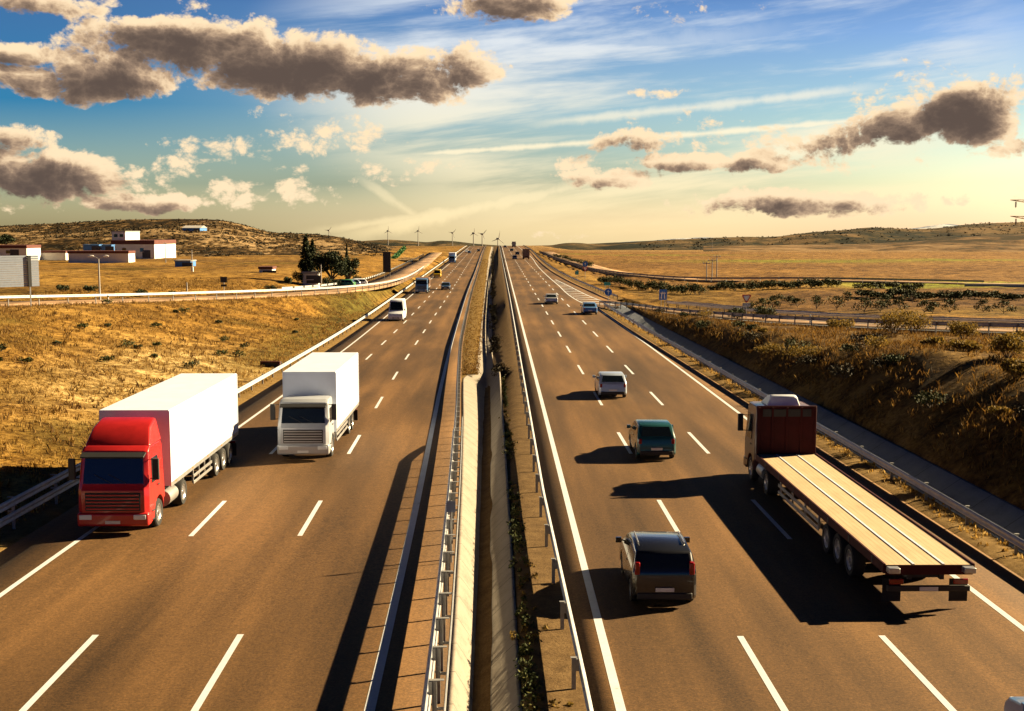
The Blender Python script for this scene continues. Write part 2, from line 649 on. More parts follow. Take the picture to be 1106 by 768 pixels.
# ------------------------------------------------------------------ ground sheet
def axis(spec):
    out = []
    for a, b, s0, s1 in spec:
        p, s = a, s0
        n = max(1, int(2 * (b - a) / (s0 + s1)))
        ts = np.linspace(0, 1, n + 1)[:-1]
        # steps growing from s0 to s1
        g = np.cumsum(np.linspace(s0, s1, n))
        g = np.concatenate([[0], g[:-1]]) / g[-1]
        out += list(a + (b - a) * g)
    out.append(spec[-1][1])
    return np.array(out)


gx = axis([(30, 80, 0.8, 2), (80, 400, 2, 14), (400, 9000, 14, 900)])
gx = np.concatenate([-gx[::-1], axis([(-30, 30, 0.5, 0.5)])[1:-1], gx])
gy = axis([(-60, 20, 6, 1.2), (20, 200, 1.1, 1.6), (200, 700, 1.7, 9), (700, 9000, 9, 400)])
GX, GY = np.meshgrid(gx, gy)
GZ = H(GX, GY)
nx, ny = len(gx), len(gy)
verts = np.stack([GX, GY, GZ], -1).reshape(-1, 3)
ii = np.arange(nx * ny).reshape(ny, nx)
faces = np.stack([ii[:-1, :-1], ii[:-1, 1:], ii[1:, 1:], ii[1:, :-1]], -1).reshape(-1, 4)
me = bpy.data.meshes.new('ground')
me.from_pydata(verts.tolist(), [], faces.tolist())
me.polygons.foreach_set('use_smooth', [True] * len(me.polygons))
me.materials.append(M('ground_land'))


def lerp3(a, b, t):
    return np.asarray(a) * (1 - t[..., None]) + np.asarray(b) * t[..., None]


straw = np.array((0.225, 0.130, 0.036))
C = np.zeros(GX.shape + (3,))
C[:] = straw
n20 = vnoise(GX, GY, 23, 5)
n7 = vnoise(GX, GY, 7, 6)
n60 = vnoise(GX, GY, 70, 8)
C = lerp3(C, (0.30, 0.19, 0.065), np.clip(n20 * 0.9 + n7 * 0.5, 0, 1))
n3 = vnoise(GX, GY, 2.6, 33)
C = lerp3(C, (0.085, 0.062, 0.016), np.clip(-n20 * 0.9 - n7 * 0.8 - n3 * 0.4 - 0.12, 0, 0.85))
# pale bare earth by the culvert on the left
q = np.exp(-(((GX + 24) / 5.5) ** 2 + ((GY - 88) / 16) ** 2))
C = lerp3(C, (0.40, 0.30, 0.17), np.clip(q * 1.7 + n7 * 0.5 * q + n3 * 0.4 * q, 0, 1))
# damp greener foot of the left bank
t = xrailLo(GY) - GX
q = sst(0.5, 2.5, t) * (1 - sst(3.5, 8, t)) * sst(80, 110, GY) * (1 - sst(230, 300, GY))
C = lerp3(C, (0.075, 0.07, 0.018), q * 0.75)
# right bank
tr = GX - xrailRf(np.clip(GY, 150, 1100))
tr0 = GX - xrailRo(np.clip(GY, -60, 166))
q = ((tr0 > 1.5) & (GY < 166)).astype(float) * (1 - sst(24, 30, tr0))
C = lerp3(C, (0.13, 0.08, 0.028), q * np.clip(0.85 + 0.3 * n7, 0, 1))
# right plain: soil plot, green strip, tan fields
rp = sst(2, 6, tr) * (GX > 22)
C = lerp3(C, (0.135, 0.075, 0.03), rp * sst(128, 140, GY) * (1 - sst(185, 195, GY)) * sst(26, 34, GX))
C = lerp3(C, (0.16, 0.10, 0.028), rp * sst(150, 165, GY) * (1 - sst(235, 250, GY)) * (1 - sst(30, 44, GX)))
fld = rp * sst(192, 200, GY)
C = lerp3(C, (0.20, 0.22, 0.035), fld * (1 - sst(218, 226, GY)) * sst(50, 66, GX) * np.clip(0.8 + 0.4 * n20, 0, 1))
tan = lerp3(np.broadcast_to((0.235, 0.135, 0.05), GX.shape + (3,)), (0.17, 0.095, 0.038), np.clip(0.5 + 0.9 * vnoise(GX * 0.25, GY, 26, 9) + 0.3 * n60, 0, 1))
f2 = rp * sst(214, 224, GY) + (GX > 30) * (GY > 300)
f2 = np.clip(f2, 0, 1)
C = C * (1 - f2[..., None]) + tan * f2[..., None]
gp = np.exp(-(((GX - 100) / 38) ** 2 + ((GY - 410) / 26) ** 2)) + np.exp(-(((GX - 165) / 30) ** 2 + ((GY - 430) / 18) ** 2)) + 0.7 * np.exp(-(((GX - 70) / 50) ** 2 + ((GY - 560) / 20) ** 2))
C = lerp3(C, (0.18, 0.19, 0.03), np.clip(gp * 1.0, 0, 1) * f2)
C = lerp3(C, (0.26, 0.17, 0.085), sst(620, 760, GY) * (GX > 0))
# left plain
lp = (GX < xrailLo(GY) - 30) * sst(150, 170, GY)
C = lerp3(C, (0.27, 0.165, 0.05), lp * (1 - sst(230, 270, GY)) * 0.7)
C = lerp3(C, (0.15, 0.09, 0.035), lp * np.clip(vnoise(GX * 0.3, GY, 21, 12), 0, 1))
C = lerp3(C, (0.12, 0.085, 0.04), sst(900, 1500, GY) * 0.8)
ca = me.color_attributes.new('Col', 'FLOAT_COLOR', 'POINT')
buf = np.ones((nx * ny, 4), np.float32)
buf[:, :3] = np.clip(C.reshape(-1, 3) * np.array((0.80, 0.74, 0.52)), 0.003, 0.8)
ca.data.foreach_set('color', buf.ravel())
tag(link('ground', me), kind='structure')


# ------------------------------------------------------------------ road sheets
def sheet(name, ys, cols, mat, lane=None, kind='structure', parent=None):
    """cols: list of (x(y), z(y)) functions from left to right"""
    ys = np.asarray(ys, float)
    X = np.stack([np.broadcast_to(c[0](ys), ys.shape) for c in cols], 1)
    Z = np.stack([np.broadcast_to(c[1](ys), ys.shape) for c in cols], 1)
    Y = np.broadcast_to(ys[:, None], X.shape)
    v = np.stack([X, Y, Z], -1).reshape(-1, 3)
    n, m = X.shape
    k = np.arange(n * m).reshape(n, m)
    f = np.stack([k[:-1, :-1], k[:-1, 1:], k[1:, 1:], k[1:, :-1]], -1).reshape(-1, 4)
    o = pyd(name, v.tolist(), f.tolist(), mat, parent, smooth=True)
    if lane is not None:
        a = o.data.attributes.new('lane', 'FLOAT', 'POINT')
        a.data.foreach_set('value', np.tile(np.asarray(lane, np.float32), n))
    if kind:
        tag(o, kind=kind)
    return o


YS = np.concatenate([np.arange(-40, 30, 5), np.arange(30, 240, 2.5), np.arange(240, 500, 8), np.arange(500, 880, 20), np.arange(880, 1060, 10)])
K = lambda c: (lambda y: np.full(np.shape(y), float(c)))
plus = lambda f, d: (lambda y: f(y) + d)
low = lambda f, d: (lambda y: f(y) - d)

sheet('left_carriageway', YS, [
    (plus(xrailLo, 0.72), low(zL, 0.4)), (plus(xrailLo, 0.75), zL), (xedge, zL), (xdash2, zL), (xdash1, zL), (xblue, zL),
    (plus(xrailLm, 0.12), zL), (plus(xrailLm, 0.16), low(zL, 0.4))], 'asphalt', [-0.9, -0.9, 0, 1, 2, 3, 3.2, 3.2])
sheet('right_carriageway', YS, [
    (plus(xrailRm, 0.28), low(zR, 0.4)), (plus(xrailRm, 0.3), zR), (K(XE), zR), (K(XD1), zR), (K(XD2), zR), (K(13.7), zR),
    (xroadR, zR), (plus(xroadR, 0.04), low(zR, 0.4))], 'asphalt', [-0.4, -0.4, 0, 1, 2, 3, 3.5, 3.5])
# verges that carry the outer rails
YN = YS[YS <= 166]
sheet('right_verge', YN, [(plus(xroadR, 0.0), low(zR, 0.03)), (plus(xroadR, 0.2), plus(zR, 0.03)), (plus(xrailRo, -0.1), plus(zR, 0.06)), (plus(xrailRo, 0.35), plus(zR, 0.02))], 'verge_grass')
YF = YS[YS >= 185]
sheet('far_right_verge', YF, [(plus(xroadR, 0.0), low(zR, 0.03)), (plus(xroadR, 0.3), plus(zR, 0.03)), (plus(xrailRf, 1.0), plus(zR, 0.15))], 'verge_grass')
sheet('left_verge', YS, [(plus(xrailLo, -1.6), low(zL, 0.12)), (plus(xrailLo, -0.6), plus(zL, 0.05)), (plus(xrailLo, 0.3), plus(zL, 0.05)), (plus(xrailLo, 0.78), low(zL, 0.03))], 'verge_grass')
# concrete lined ditch at the foot of the right bank
sheet('drainage_ditch', YN, [(plus(xrailRo, 0.33), plus(zR, -0.1)), (plus(xrailRo, 0.36), plus(zR, 0.06)), (plus(xrailRo, 0.75), low(zR, 0.12)), (plus(xrailRo, 1.25), low(zR, 0.10)), (plus(xrailRo, 2.1), plus(zR, 0.48)), (plus(xrailRo, 2.24), plus(zR, 0.48)), (plus(xrailRo, 2.3), plus(zR, -0.1))], 'ditch_concrete')

# median: V-shaped concrete channel between the two inner rails
xg = curve([(-60, -0.55), (30, -0.6), (92, -0.95), (182, -1.5), (300, -2.2), (520, -3.3), (900, -4.0), (1100, -4.2)])
zM = lambda y: np.minimum(zL(y), zR(y))
wM = lambda y: sst(89, 97, np.asarray(y, float))
Yc = np.concatenate([np.arange(-40, 86, 3), np.arange(86, 100, 0.7), np.arange(100, 300, 4), np.arange(300, 900, 20)])


def mixf(a, b):
    return lambda y: a(y) * (1 - wM(y)) + b(y) * wM(y)


xs1 = mixf(plus(xrailLm, 0.34), plus(xg, -0.75))
sheet('median_channel', Yc, [
    (plus(xs1, -0.16), mixf(low(zL, 0.3), low(zM, 0.4))), (plus(xs1, -0.14), mixf(low(zL, 0.004), low(zM, 0.02))),
    (xs1, mixf(plus(zL, 0.004), low(zM, 0.0))), (mixf(xg, plus(xg, -0.1)), mixf(low(zM, 0.78), low(zM, 0.26))),
    (mixf(plus(xg, 0.22), plus(xg, 0.02)), mixf(low(zM, 0.78), low(zM, 0.27))), (mixf(plus(xg, 1.0), plus(xg, 0.45)), mixf(low(zR, 0.03), low(zM, 0.02))),
    (mixf(plus(xg, 1.1), plus(xg, 0.55)), mixf(low(zR, 0.03), low(zM, 0.02))), (mixf(plus(xg, 1.12), plus(xg, 0.57)), low(zM, 0.4))], 'channel_concrete')
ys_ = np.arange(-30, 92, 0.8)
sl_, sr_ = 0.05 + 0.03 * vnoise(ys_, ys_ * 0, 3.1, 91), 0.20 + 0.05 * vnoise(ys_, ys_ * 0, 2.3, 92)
sheet('channel_shade_strip', ys_, [(lambda y: xg(y) - 0.02 - sl_, lambda y: zM(y) - 0.79 + np.maximum(0, sl_) * 0.9 + 0.03), (plus(xg, 0.1), low(zM, 0.745)), (lambda y: xg(y) + 0.2 + np.maximum(0.02, sr_), lambda y: zM(y) - 0.78 + np.maximum(0.02, sr_) * 0.96 + 0.03)], 'median_soil')  # dark strip added along the channel bottom, deepening its shade by colour
xs2 = mixf(plus(xg, 1.08), plus(xg, 0.53))
sheet('median_soil', Yc, [(xs2, low(zM, 0.06)), (plus(xs2, 0.3), plus(zM, 0.05)), (plus(xrailRm, -0.5), plus(zR, 0.03)), (plus(xrailRm, 0.34), low(zR, 0.01))], 'median_soil')
Yg = Yc[Yc > 87]
sheet('median_grass_strip', Yg, [(plus(xrailLm, 0.1), low(zL, 0.01)), (mixf(plus(xrailLm, 0.2), plus(xrailLm, 0.5)), mixf(low(zL, 0.012), plus(zL, 0.08))), (mixf(plus(xrailLm, 0.22), plus(xg, -1.1)), mixf(low(zL, 0.012), plus(zM, 0.10))), (mixf(plus(xrailLm, 0.25), plus(xg, -0.8)), mixf(low(zL, 0.02), low(zM, 0.03)))], 'median_grass')


def path_sheet(name, path, half, mat, thick=0.35, dz=0.0):
    L_, R_ = offset(path, -half), offset(path, half)
    v, f = [], []
    for a, b in zip(L_, R_):
        v += [(a.x, a.y, a.z - thick), (a.x, a.y, a.z + dz), ((a.x + b.x) / 2, (a.y + b.y) / 2, (a.z + b.z) / 2 + dz + 0.03), (b.x, b.y, b.z + dz), (b.x, b.y, b.z - thick)]
    for i in range(len(path) - 1):
        for k in range(4):
            f.append((5 * i + k, 5 * i + k + 1, 5 * i + 5 + k + 1, 5 * i + 5 + k))
    o = pyd(name, v, f, mat, smooth=True)
    a = o.data.attributes.new('lane', 'FLOAT', 'POINT')
    a.data.foreach_set('value', np.tile(np.array([-0.5, -0.5, 0, 0.5, 0.5], np.float32), len(path)))
    return tag(o, kind='structure')


path_sheet('right_slip_road', RAMP_RC, 3.2, 'asphalt_pale', dz=-0.04)
path_sheet('left_slip_road', RAMP_L, 3.3, 'asphalt_pale', dz=-0.02)
FRONT = []
for p in [(590, 271), (600, 275), (615, 280), (632, 285), (655, 290.5), (700, 296.5), (770, 301.5), (900, 306), (1106, 310), (1300, 313)]:
    y = W(p[0], p[1], 1.0)
    FRONT.append((y.x, y.y, max(hz(y.x, y.y), 0.3) + 0.25))
FRONT = spline(FRONT, 3)
path_sheet('frontage_road', FRONT, 3.2, 'asphalt_pale')

# painted lines: one flat mesh per carriageway
def stripes(name, items):
    v, f = [], []
    for xf, zf, y0, y1, w in items:
        n = max(1, int((y1 - y0) / 3))
        for k in range(n + 1):
            y = y0 + (y1 - y0) * k / n
            x, z = float(xf(y)), float(zf(y)) + 0.006
            v += [(x - w / 2, y, z), (x + w / 2, y, z)]
            if k < n:
                b = len(v) - 2
                f.append((b, b + 1, b + 3, b + 2))
    return tag(pyd(name, v, f, 'line_paint'), kind='structure')


PER, DL = 16.0, 6.1
it = []
for n in range(-2, 50):
    d = 31.0 + n * PER - 0.6
    for xf in (K(XD1), K(XD2)):
        it.append((xf, zR, d - DL, d, 0.17))
it.append((K(XE), zR, -40, 1000, 0.22))
it.append((xsolidR, zR, -40, 1000, 0.19))
# gore hatching ahead of the slip road nose
for k in range(14):
    y = 176 + k * 6.2
    x0, x1 = float(xsolidR(y)) + 0.25, float(xsolidR(y)) + 0.3 + max(0.3, 3.4 - k * 0.21)
stripes('right_lane_markings', it)
v, f = [], []
for k in range(15):
    y = 174 + k * 6.0
    wdt = 3.6 - k * 0.2
    x0 = float(xsolidR(y)) + 0.15
    b = len(v)
    v += [(x0, y + 1.6, 0.006), (x0, y + 2.6, 0.006), (x0 + wdt, y + 0.4, 0.006), (x0 + wdt, y - 0.6, 0.006)]
    f.append((b, b + 3, b + 2, b + 1))
gx_ = lambda y: xsolidR(y) + 0.15 + np.maximum(0.2, 3.6 - (np.asarray(y) - 174) / 30.0)
n0 = len(v)
yy = np.arange(172, 268, 4.0)
for k, y in enumerate(yy):
    x = float(gx_(y))
    v += [(x, y, 0.009), (x + 0.2, y, 0.009)]
    if k:
        b = len(v) - 4
        f.append((b, b + 1, b + 3, b + 2))
tag(pyd('gore_hatching', v, f, 'line_paint'), kind='structure')
it = []
for n in range(-2, 50):
    d = 31.3 + n * PER - 0.6
    for xf in (xdash1, xdash2):
        it.append((xf, zL, d - DL * 0.92, d, 0.17))
it.append((xblue, zL, -40, 1000, 0.24))
it.append((xedge, zL, -40, 1000, 0.18))
stripes('left_lane_markings', it)
v, f = [], []
for side in (-2.75, 2.75):
    L_, R_ = offset(RAMP_RC, side - 0.08), offset(RAMP_RC, side + 0.08)
    for k, (a, b) in enumerate(zip(L_, R_)):
        z = a.z - 0.04 + 0.03 * (1 - abs(side) / 3.2) + 0.012
        v += [(a.x, a.y, z), (b.x, b.y, z)]
        if k:
            q = len(v) - 4
            f.append((q, q + 1, q + 3, q + 2))
tag(pyd('slip_road_markings', v, f, 'line_paint'), kind='structure')

# ------------------------------------------------------------------ crash barriers
WB = [(0.0, -0.155), (0.055, -0.125), (0.08, -0.085), (0.03, -0.02), (0.03, 0.02), (0.08, 0.085), (0.055, 0.125), (0.0, 0.155)]
WBP = WB + [(a - 0.012, b) for a, b in WB[::-1]]


def sweep(prof, path, side, zc):
    v, f = [], []
    m = len(prof)
    for i, p in enumerate(path):
        a, b = path[max(0, i - 1)], path[min(len(path) - 1, i + 1)]
        t = Vector((b[0] - a[0], b[1] - a[1], 0)).normalized()
        nrm = Vector((t.y, -t.x, 0)) * side
        for q, h in prof:
            v.append((p[0] + nrm.x * q, p[1] + nrm.y * q, p[2] + zc + h))
        if i:
            o = (i - 1) * m
            for k in range(m):
                f.append((o + k, o + (k + 1) % m, o + m + (k + 1) % m, o + m + k))
    f.append(tuple(range(m))[::-1])
    f.append(tuple(range((len(path) - 1) * m, len(path) * m)))
    return v, f


def post_mesh(h, cap=True, name='post', wide=False):
    bm = B()
    # C-section post with a spacer block that holds the beam
    box(bm, -0.05, 0.05, -0.028, -0.020, -0.35, h)
    box(bm, -0.05, -0.042, -0.020, 0.03, -0.35, h)
    box(bm, 0.042, 0.05, -0.020, 0.03, -0.35, h)
    box(bm, 0.052, 0.125, -0.045, 0.045, h - 0.30, h - 0.02)
    if cap:
        box(bm, -0.2 if wide else -0.075, 0.13 if wide else 0.075, -0.05, 0.05, h + 0.001, h + 0.014)
    if wide:
        box(bm, -0.2, -0.052, -0.02, 0.02, 0.66, 0.72)
    bmesh.ops.recalc_face_normals(bm, faces=bm.faces)
    me = bpy.data.meshes.new(name)
    bm.to_mesh(me)
    bm.free()
    me.materials.append(M('post_steel'))
    return me


def resample(path, step):
    out, acc = [Vector(path[0])], 0.0
    tang = [(Vector(path[1]) - Vector(path[0])).normalized()]
    for a, b in zip(path, path[1:]):
        a, b = Vector(a), Vector(b)
        l = (b - a).length
        while acc + l >= step:
            t = (step - acc) / l
            a = a.lerp(b, t)
            l = (b - a).length
            acc = 0.0
            out.append(a.copy())
            tang.append((b - a).normalized() if l > 1e-6 else tang[-1])
        acc += l
    return out, tang


def barrier(label, path, side, step=4.0, h=0.75, upper=None, rear=False, mat='galvanised', limit=100):
    """path: points on the ground under the posts; side=+1 beam to the right of the path direction"""
    root = thing('crash_barrier', label, 'crash barrier', path[0], 0, 'steel crash barriers along the roads')
    o0 = Vector(path[0])
    loc = [tuple(Vector(p) - o0) for p in path]
    v, f = sweep([(a + 0.125, b) for a, b in WBP], loc, side, h - 0.16)
    pyd('rail', v, f, mat, root)
    if upper:
        up_ = [(p[0], p[1], p[2] + float(upper(q[1]))) for p, q in zip(loc, path) if float(upper(q[1])) > 0.02]
        v, f = sweep([(a + 0.125, b) for a, b in WBP], up_, side, h - 0.16)
        pyd('upper_rail', v, f, mat, root)
    if rear:
        rp_ = [p for p, q in zip(loc, path) if q[1] < 66]
        v, f = sweep([(-0.235, -0.05), (-0.205, -0.05), (-0.205, 0.05), (-0.235, 0.05)], rp_, side, h - 0.04)
        pyd('rear_rail', v, f, mat, root)
    pm = post_mesh(h)
    pts, tg = resample(path, step)
    order = sorted(range(len(pts)), key=lambda i: pts[i].x ** 2 + pts[i].y ** 2 if pts[i].y > 24 else 1e9)
    keep = set(order[:limit])
    tall = {}
    rest_v, rest_f = [], []
    for i, (p, t) in enumerate(zip(pts, tg)):
        rz = math.atan2(t.y, t.x) - PI / 2 + (0 if side > 0 else PI)
        hh = h + (float(upper(p.y)) if upper else 0.0)
        me_ = pm
        if hh > h + 0.3:
            k = round(hh, 1)
            if k not in tall:
                tall[k] = post_mesh(k, wide=True)
            me_ = tall[k]
        if i in keep:
            link('post', me_, root, p - o0, (0, 0, rz))
        else:
            mw = Matrix.Translation(p - o0) @ Matrix.Rotation(rz, 4, 'Z')
            b = len(rest_v)
            rest_v += [tuple(mw @ q.co) for q in me_.vertices]
            rest_f += [tuple(b + j for j in q.vertices) for q in me_.polygons]
    if rest_v:
        tag(pyd('far_posts', rest_v, rest_f, 'post_steel', root), kind='stuff')
    return root


def ypath(xf, zf, y0, y1, s0=2.0):
    out, y = [], y0
    while y < y1:
        out.append((float(xf(y)), y, float(zf(y))))
        y += s0 if y < 120 else (4 if y < 300 else 12)
    out.append((float(xf(y1)), y1, float(zf(y1))))
    return out


upL = lambda y: 0.56 * (1 - sst(56, 61, y))
barrier('inner barrier of the left carriageway, two beams high in front, beside the concrete channel', ypath(xrailLm, zL, 10, 900), -1, 2.0, 0.78, upper=upL, rear=True)
barrier('inner barrier of the right carriageway, beside the brown gravel strip of the median', ypath(xrailRm, zR, 10, 900), 1, 4.2, 0.75)
barrier('outer barrier at the left edge of the motorway, below the straw coloured bank', ypath(xrailLo, zL, 18, 880), 1, 4.0, 0.75, upper=lambda y: 0.5 * (1 - sst(49, 54, y)))
barrier('outer barrier at the right edge of the motorway, running beside the blue-grey concrete ditch', ypath(xrailRo, zR, 18, 166), -1, 4.0, 0.75)
barrier('long barrier right of the merging lane, running from the slip road to the crest', ypath(xrailRf, zR, 186, 880), -1, 4.0, 0.75)
near_r = [tuple(p) for p in offset(RAMP_R, 0.15) if p.y > 28]
barrier('barrier on the near side of the right slip road, above the dark shaded bank', near_r, -1, 2.6, 0.75)
far_r = [tuple(p) for p in offset(RAMP_R, -7.1) if 30 < p.y < 164]
barrier('barrier on the far side of the right slip road, in front of the olive plot', far_r, 1, 4.0, 0.75)
rr = []
for p in offset(RAMP_R, -9.6):
    if 60 < p.y < 172:
        rr.append((p.x, p.y, hz(p.x, p.y)))
barrier('second barrier set a little behind the right slip road, on the dry verge', rr[::2], 1, 4.0, 0.75)
nl = [tuple(p) for p in offset(RAMP_L, -3.5) if p.y < 330]
barrier('white barrier along the near side of the left slip road, above the straw bank', nl, -1, 4.0, 0.85, mat='plastic_white' if False else 'galvanised')
fl = [tuple(p) for p in offset(RAMP_L, 3.6) if 180 < p.y < 560]
barrier('barrier on the far side of the left slip road, below the scrubby hill', fl, 1, 4.0, 0.75)
fr = [(p.x, p.y, p.z) for p in offset(FRONT, 3.6) if p.y > 205]
barrier('dark low barrier along the frontage road before the tan field', fr, -1, 4.0, 0.7, mat='pole_grey')


# ------------------------------------------------------------------ vehicles
def body_loft(bm, prof, half, belt, top, inset=0.14, end=0.07, edge=0.10):
    """side profile (y, z) lofted across the width with rounded plan corners and tumblehome"""
    ys = [p[0] for p in prof]
    y0, y1 = min(ys), max(ys)
    st = [(-1.0, 1.0), (-1.0 + edge / half, 0.0), (0.0, 0.0), (1.0 - edge / half, 0.0), (1.0, 1.0)]
    rings = []
    for s, k in st:
        r = []
        for y, z in prof:
            th = 1 - inset * max(0.0, min(1.0, (z - belt) / (top - belt)))
            dy = 0.0
            e1, e0 = max(0, 1 - (y1 - y) / 0.5), max(0, 1 - (y - y0) / 0.5)
            dy = end * k * (e0 - e1)
            zz = z - (0.035 * k if z > belt else 0.0) * max(0.0, (z - belt) / (top - belt))
            r.append(bm.verts.new((s * half * th, y + dy, zz)))
        rings.append(r)
    n = len(prof)
    for a, b in zip(rings, rings[1:]):
        for i in range(n):
            bm.faces.new((a[i], a[(i + 1) % n], b[(i + 1) % n], b[i]))
    bm.faces.new(rings[0][::-1])
    bm.faces.new(rings[-1])


def arch(cy, r, zb, n=9):
    """points of a wheel arch going from front to rear over the wheel (profile runs along the bottom towards the rear)"""
    a0 = math.asin(min(0.95, max(0.0, (zb - 0.32) / r)))
    return [(cy + r * math.cos(a0 + (PI - 2 * a0) * i / (n - 1)), 0.32 + r * math.sin(a0 + (PI - 2 * a0) * i / (n - 1))) for i in range(n)]


WHEELS = {}


def wheel(root, x, y, r, w, twin=False):
    """one wheel: tyre with a rim as its sub-part; x is the outer face"""
    s = 1 if x > 0 else -1
    key = (round(r, 2), round(w, 2), s)
    if key not in WHEELS:
        bm = B()
        lathe_x(bm, [(-w, r * 0.72), (-w, r * 0.93), (-w * 0.86, r), (-w * 0.14, r), (0, r * 0.93), (0, r * 0.66), (-w * 0.2, r * 0.62)] if s > 0 else [(w, r * 0.72), (w, r * 0.93), (w * 0.86, r), (w * 0.14, r), (0, r * 0.93), (0, r * 0.66), (w * 0.2, r * 0.62)], 24)
        t = fin('tyre', bm, 'rubber', root)
        bm = B()
        lathe_x(bm, [(-0.10 * s, r * 0.60), (-0.015 * s, r * 0.655), (-0.015 * s, r * 0.58), (-0.05 * s, r * 0.50), (-0.03 * s, r * 0.18), (0.0, r * 0.15), (0.0, r * 0.02)], 20)
        for k in range(8):
            a = 2 * PI * k / 8
            tube(bm, (-0.042 * s, r * 0.36 * math.cos(a), r * 0.36 * math.sin(a)), (-0.03 * s, r * 0.36 * math.cos(a), r * 0.36 * math.sin(a)), r * 0.07, n=8)
        q = fin('rim', bm, 'rim_metal', t)
        WHEELS[key] = (t.data, q.data)
        t.name = 'wheel'
    else:
        t = link('wheel', WHEELS[key][0], root)
        link('rim', WHEELS[key][1], t)
    t.location = (x, y, r)
    return t


def glass_strip(bm, a, b, wa, wb, thick=0.012, inset=0.0, ncol=5, bow=0.03):
    """glazing across the width between profile points a (low) and b (high): curved slab"""
    va, vb, ia, ib = [], [], [], []
    d = Vector((0, b[0] - a[0], b[1] - a[1]))
    nrm = Vector((0, -d.z, d.y)).normalized()
    if nrm.z < 0:
        nrm = -nrm
    for k in range(ncol):
        s = -1 + 2 * k / (ncol - 1)
        for p, w, l, li in ((a, wa, va, ia), (b, wb, vb, ib)):
            q = Vector((s * w, p[0], p[1])) + nrm * (0.008)
            l.append(bm.verts.new(q + nrm * thick))
            li.append(bm.verts.new(q - nrm * 0.02))
    for k in range(ncol - 1):
        bm.faces.new((va[k], va[k + 1], vb[k + 1], vb[k]))
        bm.faces.new((ia[k], ib[k], ib[k + 1], ia[k + 1]))
        bm.faces.new((va[k], ia[k], ia[k + 1], va[k + 1]))
        bm.faces.new((vb[k], vb[k + 1], ib[k + 1], ib[k]))
    bm.faces.new((va[0], vb[0], ib[0], ia[0]))
    bm.faces.new((va[-1], ia[-1], ib[-1], vb[-1]))


def lerp2(a, b, t):
    return (a[0] + (b[0] - a[0]) * t, a[1] + (b[1] - a[1]) * t)


